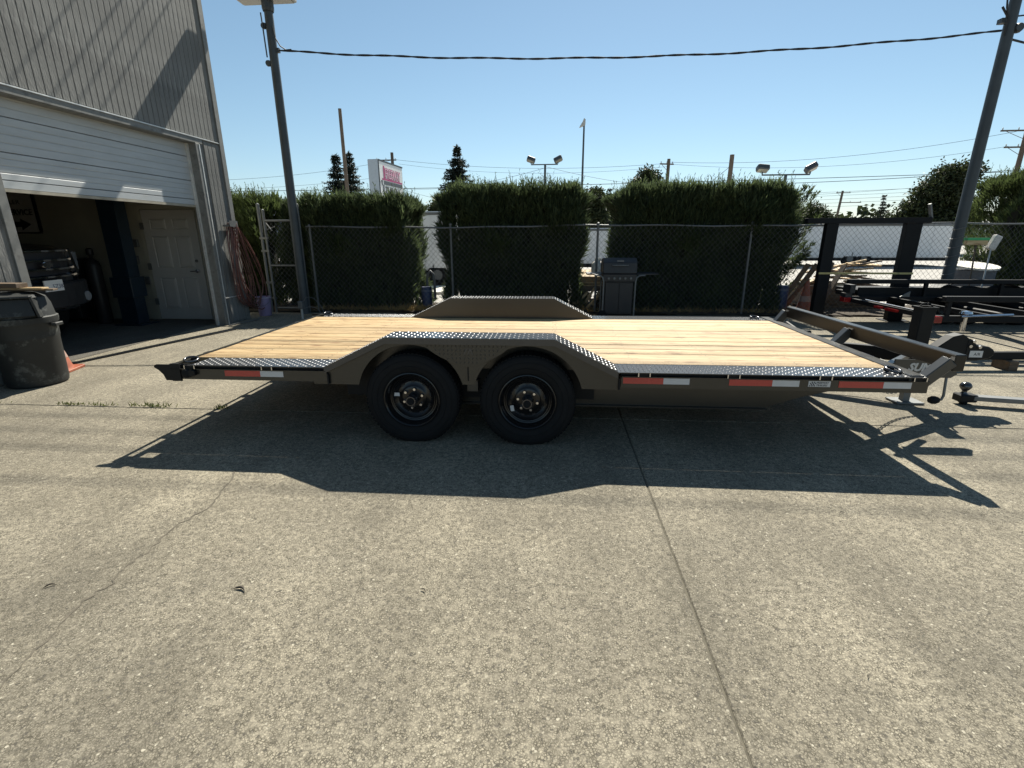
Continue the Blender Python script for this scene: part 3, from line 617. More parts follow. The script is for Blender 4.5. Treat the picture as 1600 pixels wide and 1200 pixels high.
# ragged side branches leaning out of the wide hedge
def side_sprays(parent_loc, spots, m):
    V = []
    for (x, y, z, dx, dz, L) in spots:
        for k in range(46):
            f_ = k/46; p = np.array([[x+dx*L*f_, y+random.uniform(-.08, .08), z+dz*L*f_+random.uniform(-.03, .03)]])
            n_ = 9; pp = np.repeat(p, n_, 0)+rng.normal(0, .05*(1.15-f_), (n_, 3)); dd = np.tile([[dx, 0, dz]], (n_, 1))+rng.normal(0, .5, (n_, 3)); V.append(blades(pp, dd, rng.uniform(.06, .13, n_), .018))
    return np.concatenate(V)
sp = thing('shrub', 'loose leaning yew branches on the right flank of the wide hedge', 'shrub', (4.55, 10.7, 0))
V = side_sprays(None, [(0, 0, 1.2, .45, .9, 1.2), (.05, .1, 1.0, .6, .8, 1.1), (0, -.1, .6, .6, .8, .9), (.0, .1, 1.5, .35, .95, 1.0), (0, 0, .25, .75, .6, .6), (-.05, .1, .1, .7, .6, .5), (0, -.15, .8, .7, .5, .7), (-.05, 0, 1.6, .5, .8, 1.0), (0, .2, .4, .5, .9, 1.1)], M['hedge2'])
quads_obj('foliage', V, M['hedge2'], sp, kind='stuff')
mb = MB()
for k in range(5): mb.tube([(-.1+.03*k, .02*k, 0), (.0, 0, .8), (.12+.1*k, .05, 1.6)], [.025, .018, .006], 6)
mb.build('stem', M['bark'], sp)

# chain-link fence
FY, FZ = 10.10, 1.70
fence = thing('chain_link_fence', 'long grey chain-link fence running behind the trailer', 'fence', (0, FY, 0))
def chainlink(x0, x1, z0, z1, pitch, r, y=0.0):
    m_ = MB(); H = z1-z0
    for sgn in (1, -1):
        k0 = int((x0-H)/pitch)-1; k1 = int((x1+H)/pitch)+1
        for k in range(k0, k1+1):
            xa = k*pitch; xb = xa+sgn*H*.92
            ta, tb = 0.0, 1.0
            lo, hi = min(xa, xb), max(xa, xb)
            if hi <= x0 or lo >= x1: continue
            def par(x): return (x-xa)/(xb-xa)
            t = sorted((par(x0), par(x1))); ta = max(0, t[0]); tb = min(1, t[1])
            if tb-ta < .01: continue
            yy = y+.0022*sgn
            m_.tube([(xa+(xb-xa)*ta, yy, z0+H*ta), (xa+(xb-xa)*tb, yy, z0+H*tb)], r, 4, caps=False)
    return m_
chainlink(-5.0, 14.0, .06, FZ-.01, .098, .0022).build('chain_link_mesh', M['wire'], fence, kind='stuff')
for x in (-4.94, -2.04, .86, 3.75, 6.62, 9.5, 12.4):
    mb = MB(); mb.cyl((x, .045, 0), (x, .045, FZ+.03), .022, n=10); p_ = mb.build('post', M['galv'], fence, smooth=40)
    mb = MB(); mb.lathe([(.032, FZ+.03), (.03, FZ+.055), (.0, FZ+.075)], (x, .045, 0), 'z', 10); mb.build('post_cap', M['galv'], p_)
mb = MB()
pts = [(x, .02+.008*math.sin(x*1.3), FZ+.014*math.sin(x*1.1+.6)+.008*math.sin(x*3.7)) for x in np.arange(-5.0, 14.01, .35)]
mb.tube(pts, .016, 8); mb.build('top_rail', M['galv'], fence, smooth=50)
for k in range(5):
    pass
mb = MB()
for k in range(int((14.0+5.0)/.098)):
    x = -5+k*.098; mb.tube([(x, 0, FZ-.02), (x+.01, 0, FZ+.045+random.uniform(-.008, .01))], .002, 3, caps=False)
mb.build('top_barb', M['wire'], fence, kind='stuff')
# gate leaf
gt = thing('chain_link_gate', 'narrow chain-link gate standing beside the workshop corner', 'gate', (0, 9.95, 0))
for (x, h, r) in ((-5.86, 2.13, .030), (-5.77, 2.02, .026), (-5.05, 2.12, .026)):
    mb = MB(); mb.cyl((x, 0, 0), (x, 0, h), r, n=10); mb.lathe([(r*1.1, h), (r*1.0, h+.02), (0, h+.035)], (x, 0, 0), 'z', 10); mb.build('gate_post', M['galv'], gt, smooth=40)
mb = MB(); mb.cyl((-5.11, .06, .35), (-5.11, .06, 2.15), .016, n=8); mb.build('drop_rod', M['galv'], gt)
for z in (1.83, .96, .10):
    mb = MB(); mb.cyl((-5.77, 0, z), (-5.05, 0, z), .021, n=10); mb.build('gate_rail', M['galv'], gt, smooth=40)
mb = MB(); mb.cyl((-5.75, .0, 1.80), (-5.62, -.02, 1.64), .012, n=8); mb.cyl((-5.75, .02, 1.66), (-5.58, .02, 1.72), .010, n=8); mb.build('latch', M['galv'], gt)
chainlink(-5.75, -5.07, .12, 1.80, .098, .0022).build('chain_link_mesh', M['wire'], gt, kind='stuff')
for z in (.3, .62, 1.25, 1.5):
    mb = MB(); mb.box(-5.90, -5.74, -.03, .03, z-.02, z+.02); mb.build('hinge', M['galv'], gt)

# left lamp pole with shoebox floodlight
lp = thing('lamp_pole', 'dark steel pole with a box floodlight by the workshop corner', 'lamp post', (-5.08, 9.83, 0))
mb = MB(); mb.tube([(0, 0, 0), (0, 0, 5.55)], [.088, .072], 14); mb.build('pole', M['pole'], lp, smooth=40)
mb = MB(); mb.box(-.55, .46, -.18, .18, 5.50, 5.78); hd = mb.build('lamp_head', M['lampgrey'], lp, bevel=.015)
mb = MB(); mb.box(-.50, .42, -.15, .15, 5.485, 5.4995); mb.build('lamp_lens', M['lens'], hd)
mb = MB(); mb.lathe([(.09, 5.32), (.10, 5.36), (.10, 5.49), (0, 5.49)], (0, 0, 0), 'z', 12); mb.build('collar', M['pole'], lp)
for z in (5.1, 4.52):
    mb = MB(); mb.lathe([(0, -.03), (.045, -.03), (.055, .0), (.045, .03), (0, .03)], (-.10, -.03, z), 'y', 10); mb.build('photocell', M['pole'], lp, smooth=50)
mb = MB(); mb.tube([(.07, -.06, 5.08), (.10, -.07, 4.9), (.16, -.04, 4.78), (.24, 0, 4.73), (.34, 0, 4.735)], .010, 6); mb.build('drop_wire', M['cable'], lp)
mb = MB(); mb.box(.06, .12, -.03, .03, 4.69, 4.76); mb.build('wire_bracket', M['pole'], lp)
mb = MB(); mb.tube([(-.13, -.03, 5.3), (-.10, -.075, 5.12), (-.085, -.08, 4.6)], .012, 6); mb.build('conduit', M['pole'], lp)
# right pole
rp = thing('steel_pole', 'tall plain steel pole carrying the overhead cable behind the black trailer', 'utility pole', (7.33, 10.0, 0))
mb = MB(); mb.tube([(.0, 0, 0), (.02, 0, 7.0)], [.095, .075], 14); mb.build('pole', M['pole'], rp, smooth=40)
mb = MB(); mb.lathe([(0, -.07), (.06, -.07), (.075, -.02), (.06, .05), (0, .05)], (.12, -.02, 4.72), 'y', 12); mb.build('insulator', M['pole'], rp, smooth=50)
mb = MB(); mb.tube([(-.08, -.05, 4.62), (-.10, -.09, 4.85), (-.16, -.09, 5.0), (-.19, -.06, 5.3), (-.22, 0, 5.8)], .013, 6); mb.tube([(-.10, -.09, 4.85), (-.20, -.05, 5.02)], .016, 6); mb.build('drop_wire', M['cable'], rp)
mb = MB(); mb.box(-.16, -.06, -.05, .05, 4.80, 4.87); mb.build('wire_bracket', M['pole'], rp)
for k in range(9):
    z = .35+k*.16; mb = MB(); mb.tube([(.095*math.cos(a), .095*math.sin(a), z+.035*math.cos(a)) for a in np.linspace(0, 2*math.pi, 14)[:-1]], .006, 5, closed=True); mb.build('wire_wrap', M['galv'], rp)
# twisted service cable
mb = MB()
base = sag((-4.98, 9.83, 4.725), (7.24, 10.0, 4.70), .24, 150)
for ph in (0, math.pi):
    mb.tube([p+Vector((0, .007*math.cos(i*.75+ph), .007*math.sin(i*.75+ph)+.007*math.sin(i*.31))) for i, p in enumerate(base)], .0115, 6)
setp(mb.build('service_cable', M['cable'], smooth=60), 'thick twisted black cable hung between the two steel poles', 'cable')
mb = MB(); mb.tube(sag((7.40, 10.0, 4.58), (13.5, 11.5, 4.75), .25), .016, 6); mb.tube(sag((7.42, 10.0, 4.9), (13.6, 11.5, 6.2), .1), .012, 6)
setp(mb.build('service_cable', M['cable']), 'black cable running on to the right from the steel pole', 'cable')
# overhead wires higher up, crossing the yard (their soft shadows fall on slab and siding)
for i, (gy, z, r) in enumerate(((3.80, 8.6, .011), (3.47, 8.6, .010), (3.15, 8.8, .012), (2.66, 8.4, .010))):
    y_ = gy+z/1.0796
    mb = MB(); mb.tube([(x, y_, z+.00035*x*x) for x in np.linspace(-34, 40, 40)], r, 6)
    setp(mb.build('overhead_wire', M['cable']), 'overhead wire crossing high above the yard', 'cable', 'overhead wires above the yard')

# ================================================================== CAR HAULER TRAILER
T = thing('car_hauler_trailer', 'long olive-grey tandem-axle car hauler trailer with pine deck and drive-over fenders', 'trailer', (-.278, 3.404, 0))
W = 2.59; XR, XF = -2.592, 2.755; ZD = .592; ST = .243
FA, FB, FC, FD, ZF, S2 = -1.397, -.9205, .2988, .754, .8217, .236
HUB = (-.757, .1095); HZ = .339
# planks
n_pl = 12; gap = .0055; pw = (W-2*ST-.008)/n_pl
for i in range(n_pl):
    y0 = ST+.004+i*pw; y1 = y0+pw-gap; c = .0035
    q = MB(); dz = random.uniform(-.0015, .0015); zt = ZD+dz
    q.prism([(y0, zt-.038), (y1, zt-.038), (y1, zt-c), (y1-c, zt), (y0+c, zt), (y0, zt-c)], 'yz', XR+.03+random.uniform(0, .006), XF-.05)
    q.build('deck_plank', M['pine'], T)
# deck screws
q = MB()
for x in (-2.1, -1.5, -.9, -.3, .3, .32, .9, 1.5, 2.1, 2.55):
    for i in range(n_pl):
        for d in (.3, .7):
            y0 = ST+.004+i*pw+pw*d+random.uniform(-.012, .012); x_ = x+random.uniform(-.012, .012); r = .0055
            q.add([(x_+r*math.cos(a), y0+r*math.sin(a), ZD+.0022) for a in np.linspace(0, 2*math.pi, 7)[:-1]], [tuple(range(6))])
q.build('deck_screw', M['dark'], T, kind='stuff')

def lugs(quad_pts, nu, nv, h=.0026, mirror=False):
    """raised diamond lugs on a bilinear patch p00,p10,p11,p01 (u along the trailer)"""
    a, b, c, d = [np.array(p, float) for p in quad_pts]; out = []
    nrm = np.cross(b-a, d-a); nrm /= np.linalg.norm(nrm)
    if nrm[2] < 0: nrm = -nrm
    eu = (b-a)/np.linalg.norm(b-a); ev = np.cross(nrm, eu)
    tri = []
    for i in range(nu):
        for j in range(nv):
            u = (i+.5)/nu; v = (j+.5)/nv
            p = a*(1-u)*(1-v)+b*u*(1-v)+c*u*v+d*(1-u)*v
            s_ = 1 if (i+j) % 2 == 0 else -1
            dr = (eu*.50+ev*s_*.86); sd = np.cross(nrm, dr)
            L, w = .0145, .0048
            e0, e1, s0, s1, tp0, tp1 = p-dr*L, p+dr*L, p-sd*w, p+sd*w, p-dr*L*.45+nrm*h, p+dr*L*.45+nrm*h
            tri += [(e0, s0, tp0), (s0, tp1, tp0), (s0, e1, tp1), (e1, s1, tp1), (s1, tp0, tp1), (s1, e0, tp0)]
    return np.array(tri)
def sy(y, far): return W-y if far else y
for far in (False, True):
    f = lambda y: sy(y, far)
    lg = []
    for (x0, x1) in ((-2.44 if not far else -2.5, FA), (FD, 2.80)):
        q = MB(); q.box(x0, x1, *sorted((f(.0), f(ST))), ZD-.006, ZD); q.build('side_strip', M['tread'], T)
        lg.append(lugs([(x0, f(.012), ZD), (x1, f(.012), ZD), (x1, f(ST-.008), ZD), (x0, f(ST-.008), ZD)], int((x1-x0)/.0335), 8))
        # rub rail and channel face below
        xa, xb = (XR-.01, FA+.012) if x0 < 0 else (FD+.024, 2.83)
        q = MB(); q.prism([(f(.012), .478), (f(.012), .556), (f(.0), .5585), (f(.0), .562), (f(.065), .562), (f(.065), .555), (f(.022), .552), (f(.022), .486), (f(.065), .482), (f(.065), .478)], 'yz', xa, xb); q.build('side_rail', M['paint'], T)
        q = MB(); q.box(xa, xb, *sorted((f(.032), f(.06)))  , .5625, .5855); q.build('spacer_pipe', M['black'], T)
        k = xa+.12
        while k < xb-.1:
            q = MB(); q.box(k, k+.07, *sorted((f(.010), f(.031))), .5625, .5855); st_ = q.build('stake_pocket', M['black'], T)
            for dx in (-.008, .071):
                q = MB(); q.box(k+dx, k+dx+.007, *sorted((f(-.004), f(.009))), .5625, .590); q.build('pocket_lip', M['chrome'], st_)
            k += .61
    # fender skin
    prof = [(FA, ZD), (FB, ZF), (FC, ZF), (FD, ZD)]; inn = [ST, S2, S2, ST]; th = .005
    q = MB(); vs = []
    for (x, z), yi in zip(prof, inn): vs += [(x, f(0), z), (x, f(yi), z), (x, f(.0), z-.047), (x, f(.006), z-.047), (x, f(.006), z-th), (x, f(yi), z-th)]
    fs = []
    for i in range(3):
        a, b = i*6, (i+1)*6
        for (u, v) in ((0, 1), (1, 5), (5, 4), (4, 3), (3, 2), (2, 0)): fs.append((a+u, a+v, b+v, b+u))
    q.add(vs, fs); fen = q.build('fender', M['tread'], T)
    for i in range(3):
        (xa, za), (xb, zb) = prof[i], prof[i+1]; L = math.hypot(xb-xa, zb-za)
        lg.append(lugs([(xa, f(.01), za), (xb, f(.01), zb), (xb, f(inn[i+1]-.008), zb), (xa, f(inn[i]-.008), za)], int(L/.0335), 6 if i == 1 else 7))
    lg = np.concatenate(lg)
    quads_obj('tread_lugs', lg, M['lug'], T, kind='stuff')
    # inner wall of the fender box
    q = MB(); q.add([(FA, f(ST), ZD-.05), (FD, f(ST), ZD-.05), (FD, f(ST), ZD-.001), (FC, f(S2), ZF-.001), (FB, f(S2), ZF-.001), (FA, f(ST), ZD-.001),
                     (FA, f(ST-.006), ZD-.05), (FD, f(ST-.006), ZD-.05), (FD, f(ST-.006), ZD-.001), (FC, f(S2-.006), ZF-.006), (FB, f(S2-.006), ZF-.006), (FA, f(ST-.006), ZD-.001)],
                    [(0, 1, 2, 5), (5, 2, 3, 4), (6, 7, 8, 11), (11, 8, 9, 10)]); q.build('fender_wall', M['paint'], T)
    # outer skirt with two wheel arches
    R_ = .405
    def arch(cx, a0, a1, n=14): return [(cx+R_*math.cos(a), HZ+.02+R_*math.sin(a)) for a in np.linspace(a0, a1, n)]
    ztop = ZF-.05; zb = .455
    def ax(z): return math.asin((z-HZ-.02)/R_)
    left = [(FA-.1, zb), (FA-.1, ZD-.05), (FA, ZD-.05), (FB, ztop), (HUB[0], ztop)]+[p for p in arch(HUB[0], math.pi/2, math.pi-ax(zb)) if p[1] < ztop-.0]
    q = MB(); q.prism(left, 'xz', f(.030), f(.036)); q.build('fender_skirt', M['paint'], T)
    right = [(HUB[1], ztop), (FC, ztop), (FD, ZD-.05), (FD+.03, ZD-.05), (FD+.03, zb)]+[p for p in arch(HUB[1], ax(zb), math.pi/2) if p[1] < ztop]
    q = MB(); q.prism(right, 'xz', f(.030), f(.036)); q.build('fender_skirt', M['paint'], T)
    mid_lo = .47
    mida = [(HUB[0], ztop)]+[p for p in arch(HUB[0], math.pi/2, ax(mid_lo)) if p[1] < ztop]+[p for p in arch(HUB[1], math.pi-ax(mid_lo), math.pi/2) if p[1] < ztop]+[(HUB[1], ztop)]
    q = MB(); q.prism(mida, 'xz', f(.034), f(.040)); q.build('fender_skirt', M['paint'], T)
    # diamond-plate splash plate between the tyres
    zt2 = ZF-.047; cxm = (HUB[0]+HUB[1])/2
    spl = [(HUB[0]+.02, zt2)] + [(cxm-.30*math.cos(t)**1.0*(1-.0)*(1-t/1.571)**.55-.02*(1-t/1.571), zt2-.165*math.sin(t)) for t in np.linspace(.12, 1.45, 9)] + [(cxm+.30*math.cos(t)*(1-t/1.571)**.55+.02*(1-t/1.571), zt2-.165*math.sin(t)) for t in np.linspace(1.45, .12, 9)] + [(HUB[1]-.02, zt2)]
    q = MB(); q.prism(spl, 'xz', f(.018), f(.024)); spo = q.build('splash_plate', M['paint'], T)
    tri = []
    for i in range(22):
        for j in range(5):
            x = cxm-.32+i*.03; z = zt2-.014-j*.03
            if abs(x-cxm) > .31*(1-((zt2-z)/.17))**.75+.0: continue
            s_ = 1 if (i+j) % 2 else -1; e = np.array([.5, 0, .86*s_]); sd = np.array([-.86*s_, 0, .5]); p = np.array([x, f(.0178), z]); t_ = np.array([0, (-.003 if not far else .003), 0])
            e0, e1, s0, s1, tp = p-e*.012, p+e*.012, p-sd*.005, p+sd*.005, p+t_
            tri += [(e0, s0, tp), (s0, e1, tp), (e1, s1, tp), (s1, e0, tp)]
    quads_obj('tread_lugs', np.array(tri), M['paint'], spo, kind='stuff')
    q = MB(); q.box(cxm-.004, cxm+.004, *sorted((f(.028), f(.033))), .50, .60); q.build('skirt_seam', M['black'], T)
    for x in (FA+.02, FD+.012):
        q = MB(); q.prism([(x-.006, .46), (x+.006, .46), (x+.006, ZD-.05), (x-.006, ZD-.05)], 'xz', *sorted((f(.008), f(.12)))); q.build('gusset', M['black'], T)
q = MB()  # emblem on the near splash plate
q.prism([(-.352, .700), (-.340, .700), (-.318, .748), (-.330, .748)], 'xz', .0145, .0175); q.prism([(-.325, .700), (-.313, .700), (-.300, .728), (-.291, .7), (-.279, .7), (-.297, .748), (-.305, .748)], 'xz', .0145, .0175)
q.build('emblem', M['tread'], T)
# red and white tape, sticker
for far in (False, True):
    f = lambda y: sy(y, far)
    for (a, b, c) in ((-2.18, -1.90, -1.72), (.79, 1.07, 1.25), (1.52, 1.81, 1.99), (2.25, 2.54, 2.72)):
        q = MB(); q.box(a, b, *sorted((f(.0092), f(.0118))), .508, .552); q.build('reflector_tape', M['red'], T, label='red strip of reflective tape')
        q = MB(); q.box(b+.0005, c, *sorted((f(.0092), f(.0118))), .508, .552); q.build('reflector_tape', M['white'], T, label='white strip of reflective tape')
q = MB(); q.box(2.05, 2.195, .0092, .0118, .510, .551); stk = q.build('dealer_sticker', M['white'], T)
q = MB()
for r_ in range(4):
    for k in range(5):
        if (r_+k) % 2 == 0:
            x0 = 2.056+k*.0075+r_*.002; q.box(x0, x0+.0075, .0082, .0090, .513+r_*.0085, .5215+r_*.0085)
q.build('chequered_flag', M['ink'], stk)
text('lettering', 'FREEWAY', .0195, face_minus_y(2.1, .0088, .5325), M['ink'], stk, extrude=.0003, shear=.2, bold=.0004, sx=.95)
text('lettering', 'TRAILERS', .0185, face_minus_y(2.1, .0088, .515), M['ink'], stk, extrude=.0003, shear=.2, bold=.0004, sx=.95)
# frame
for y in (.42, 2.17):
    q = MB(); q.prism([(-2.55, .395), (-1.45, .365), (-1.25, .34), (-.95, .225), (1.95, .225), (2.2, .32), (2.45, .385), (2.72, .39), (2.72, .462), (-2.55, .462)], 'xz', y-.05, y+.05); q.build('main_beam', M['paint'], T)
    q = MB(); q.box(-.95, 1.95, y-.075, y+.075, .212, .224); q.build('beam_flange', M['paint'], T)
for x in np.arange(-2.35, 2.6, .45):
    q = MB(); q.box(x-.02, x+.02, .07, W-.07, .475, .5535); q.build('cross_member', M['paint'], T)
q = MB(); q.box(XR-.012, XR+.028, .02, W-.02, .475, ZD+.001); q.build('rear_sill', M['paint'], T)
q = MB(); q.box(XF-.048, XF+.045, .02, W-.02, .478, ZD+.008); q.build('front_sill', M['paintflat'], T, bevel=.004)
q = MB(); q.cyl((XR-.075, .06, .555), (XR-.075, W-.06, .555), .016, n=10); rb = q.build('ramp_bar', M['paint'], T, smooth=40)
for y in (.10, .52, 1.05, 1.56, 2.07, W-.10):
    q = MB(); q.box(XR-.092, XR-.0125, y-.035, y+.035, .54, .572); q.build('bar_tab', M['black'], T)
for y in (.0, W-.014):
    q = MB(); q.prism([(-2.715, .592), (-2.735, .582), (-2.735, .568), (-2.705, .55), (-2.672, .515), (-2.655, .468), (-2.60, .468), (-2.60, .592)], 'xz', y, y+.014); q.build('corner_bracket', M['black'], T, bevel=.003)
    q = MB(); q.box(-2.6025, -2.53, y, y+.014, .464, .6); q.build('corner_plate', M['black'], T)
q = MB(); q.lathe([(0, -.035), (.022, -.035), (.032, -.03), (.036, -.004), (0, -.004)], (-2.475, .012, .527), 'y', 18); q.build('marker_light', M['rubber'], T, smooth=40)
q = MB(); q.prism([(-2.45, .50), (-2.40, .515), (-2.40, .55), (-2.43, .562), (-2.46, .55)], 'xz', -.02, .011); q.build('plug_socket', M['black'], T, bevel=.004)
def ring(c, r, rr, rot): return MB().tube([Vector(c)+rot @ Vector((r*math.cos(a), r*math.sin(a), 0)) for a in np.linspace(0, 2*math.pi, 19)[:-1]], rr, 7, closed=True)
for (x, y) in ((-2.50, .10), (-2.47, W-.12), (2.66, .13), (2.60, W-.13)):
    q = ring((x, y, .612), .047, .0085, Euler((.18, .12, 0)).to_matrix()); q.build('tie_ring', M['ringsteel'], T, smooth=60)
    q = MB(); q.box(x-.03, x+.03, y+.03, y+.06, .592, .612); q.build('ring_clip', M['black'], T, bevel=.004)
for y in (.262, W-.266):
    q = MB(); q.box(FA+.05, FD-.14, y, y+.004, .30, .553); q.build('dark_well_plate', M['black'], T)  # added black plates that keep the wheel wells dark and hide lit parts
# axles, hangers and wheels
for hx in HUB:
    q = MB(); q.cyl((hx, .12, HZ), (hx, W-.12, HZ), .04, n=12); q.build('axle', M['black'], T, smooth=40)
cxm = (HUB[0]+HUB[1])/2
for y in (.21, W-.27):
    q = MB(); q.box(cxm-.045, cxm+.045, y, y+.06, .36, .455); q.build('spring_hanger', M['paintflat'], T, bevel=.004)
    for hx in HUB:
        q = MB(); q.tube([(hx-.33, y+.03, .36), (hx-.15, y+.03, .30), (hx, y+.03, .28), (hx+.15, y+.03, .30), (hx+.33, y+.03, .36)], .022, 6); q.build('leaf_spring', M['black'], T)
wheel0 = {}
def wheel(x, far, lab_ang):
    s_ = -1 if not far else 1  # outward direction
    oy = .035 if not far else W-.035
    H = lambda h: h*s_      # h: outward positive, face plane at h=0
    q = MB(); R0 = .352
    # tread + sidewalls (tyre)
    prof = [(.205, -.170), (.235, -.182), (.30, -.188), (.335, -.180), (.348, -.160), (R0, -.14), (R0, -.045), (.350, -.02), (.336, -.004), (.31, .006), (.285, .010), (.255, .008), (.232, .000), (.214, -.006), (.206, -.016)]
    q.lathe([(r, H(h)) for r, h in prof], (x, oy, HZ), 'y', 56); 
    # flatten contact patch
    q.v = [(a, b, max(c, 0.001)) for a, b, c in q.v]
    # rim as the wheel body
    w = MB(); rp_ = [(.200, -.012), (.212, -.002), (.213, .004), (.206, .006), (.198, .000), (.192, -.018), (.184, -.040), (.180, -.052), (.172, -.055), (.166, -.050), (.160, -.052), (.150, -.066), (.128, -.078), (.104, -.074), (.094, -.066), (.088, -.062), (.060, -.062), (.0, -.062)]
    w.lathe([(r, H(h)) for r, h in rp_], (x, oy, HZ), 'y', 48); wo_ = w.build('wheel', M['rim'], T, smooth=35)
    q.build('tyre', M['rubber'], wo_, smooth=50)
    tr = MB()
    for k in range(72):
        a = 2*math.pi*k/72; sk = .03
        for (h0, h1) in ((-.165, -.105), (-.080, -.018)):
            ca, sa = math.cos(a), math.sin(a); cb2, sb = math.cos(a+.055), math.sin(a+.055)
            z0 = HZ+(R0+.004)*sa
            if z0 < .012: continue
            vs = []
            for (c_, s2_) in ((ca, sa), (cb2, sb)):
                for r in (R0-.002, R0+.004):
                    for h in (h0, h1): vs.append((x+r*c_, oy+H(h), HZ+r*s2_))
            tr.add(vs, [(2, 3, 7, 6), (0, 1, 3, 2), (4, 6, 7, 5), (0, 2, 6, 4), (1, 5, 7, 3)])
    tr.build('tread_blocks', M['rubber'], wo_, kind='stuff')
    sw = MB()
    for rr_ in (.305, .262): sw.tube([(x+rr_*math.cos(a), oy+H(.0105 if rr_ < .29 else .008), HZ+rr_*math.sin(a)) for a in np.linspace(0, 2*math.pi, 61)[:-1]], .0022, 4, closed=True)
    sw.build('sidewall_ring', M['rubber'], wo_)
    hb = MB(); hb.lathe([(r, H(h)) for r, h in [(.044, -.062), (.044, -.03), (.040, -.02), (.040, .028), (.036, .034), (.030, .034), (.028, .028), (.0, .028)]], (x, oy, HZ), 'y', 24); hc = hb.build('hub_cap', M['ringsteel'], wo_, smooth=35)
    hb = MB(); hb.lathe([(r, H(h)) for r, h in [(.027, .0285), (.026, .034), (.0, .034)]], (x, oy, HZ), 'y', 20); hb.build('dust_plug', M['rubber'], hc)
    for k in range(6):
        a = 2*math.pi*k/6+.35+(.5 if x > 0 else 0); cx_, cz_ = x+.0735*math.cos(a), HZ+.0735*math.sin(a)
        l_ = MB(); l_.lathe([(r, H(h)) for r, h in [(.0125, -.062), (.0125, -.040), (.010, -.034), (.0, -.034)]], (cx_, oy, cz_), 'y', 6); l_.build('lug_nut', M['chrome'], wo_)
    for k in range(9):
        a = 2*math.pi*k/9+.2; cx_, cz_ = x+.128*math.cos(a), HZ+.128*math.sin(a)
        h_ = MB(); h_.lathe([(r, H(h)) for r, h in [(.0155, -.074), (.0155, -.0765), (0, -.0765)]], (cx_, oy, cz_), 'y', 12); h_.build('vent_hole', M['ink'], wo_)
    a = lab_ang; lx, lz = x+.135*math.cos(a), HZ+.135*math.sin(a)
    Rm = Matrix.Rotation(-(a+1.2 if x > 0 else 0), 3, 'Y')
    l_ = MB(); l_.obox((lx, oy+H(-.062), lz), (.045, .002, .027), Rm); l_.build('rim_label', M['sticker'], wo_)
for far in (False, True):
    wheel(HUB[0], far, rad(170)); wheel(HUB[1], far, rad(210))
# front bump rail and its arms
yl0, yl1 = .02, 2.30
q = MB(); q.bar((3.00, yl0, .688), (2.90, yl1, .70), .075, .115); q.build('bump_rail', M['paintdimmed'], T, bevel=.006, label='raised front bump rail')
for (y, x0, x1) in ((.05, 2.80, 2.955), (1.17, 2.79, 2.92), (2.30, 2.76, 2.87)):
    q = MB(); q.bar((x0, y+.01, .535), (x1, y, .70), .075, .075, up=(1, 0, 0)); q.build('rail_arm', M['paintflat'], T, bevel=.005)
# tongue, coupler, jack
ty = 1.295
for s_ in (-1, 1):
    q = MB(); q.bar((2.70, ty+s_*.74, .405), (3.82, ty+s_*.07, .42), .075, .125); q.build('tongue_beam', M['black'], T, bevel=.004)
q = MB(); q.prism([(3.70, .36), (3.98, .36), (4.0, .44), (4.0, .62), (3.94, .66), (3.86, .64), (3.72, .52)], 'xz', ty-.055, ty+.055); cp = q.build('coupler_mount', M['black'], T, bevel=.006)
q = MB(); q.prism([(3.98, .42), (4.10, .42), (4.20, .44), (4.24, .48), (4.23, .52), (4.18, .55), (4.08, .56), (4.02, .62), (3.98, .62)], 'xz', ty-.06, ty+.06); cpl = q.build('coupler', M['black'], T, bevel=.012)
q = MB(); q.box(4.02, 4.13, ty-.064, ty-.0605, .455, .515); lb = q.build('warning_label', M['sticker'], cpl)
text('lettering', 'A/R', .036, face_minus_y(4.055, ty-.0645, .472), M['ink'], lb, extrude=.0003)
for (x, z) in ((4.03, .60), (4.01, .555), (4.09, .548)):
    q = MB(); q.lathe([(0, -.012), (.014, -.012), (.014, 0), (0, 0)], (x, ty-.06, z), 'y', 8); q.build('bolt', M['chrome'], cpl)
q = MB(); q.prism([(2.98, .43), (3.42, .43), (3.46, .46), (3.40, .575), (2.98, .575)], 'xz', .60, .612); bp_ = q.build('brand_plate', M['paintflat'], T)
text('lettering', 'SUMMIT', .085, face_minus_y(3.085, .5985, .485), M['sticker'], bp_, extrude=.001, shear=.25, bold=.004)
q = MB(); q.box(3.54, 3.66, ty-.06, ty+.06, .16, .90); jk = q.build('jack', M['black'], T, bevel=.006)
q = MB(); q.tube([(3.55, ty, .90), (3.57, ty, .925), (3.62, ty, .93), (3.66, ty, .90)], .006, 6); q.box(3.53, 3.67, ty-.07, ty+.07, .88, .90); q.build('jack_cap', M['black'], jk)
q = MB(); q.box(3.57, 3.63, ty-.03, ty+.03, .02, .16); q.build('drop_leg', M['galv'], jk)
q = MB(); q.box(3.49, 3.73, ty-.09, ty+.09, .004, .02); q.build('jack_foot', M['galv'], jk, bevel=.003)
q = MB(); q.tube([(3.60, ty-.06, .40), (3.59, .62+.3, .405), (3.57, .90, .40), (3.595, .87, .37), (3.61, .87, .20), (3.60, .87, .165), (3.57, .87, .16)], .0105, 8); ck = q.build('crank_handle', M['galv'], T, smooth=50)
q = MB(); q.lathe([(0, -.035), (.026, -.035), (.034, -.015), (.034, .015), (.026, .035), (0, .035)], (3.54, .87, .16), 'x', 10); q.build('knob', M['rubber'], ck, smooth=30)
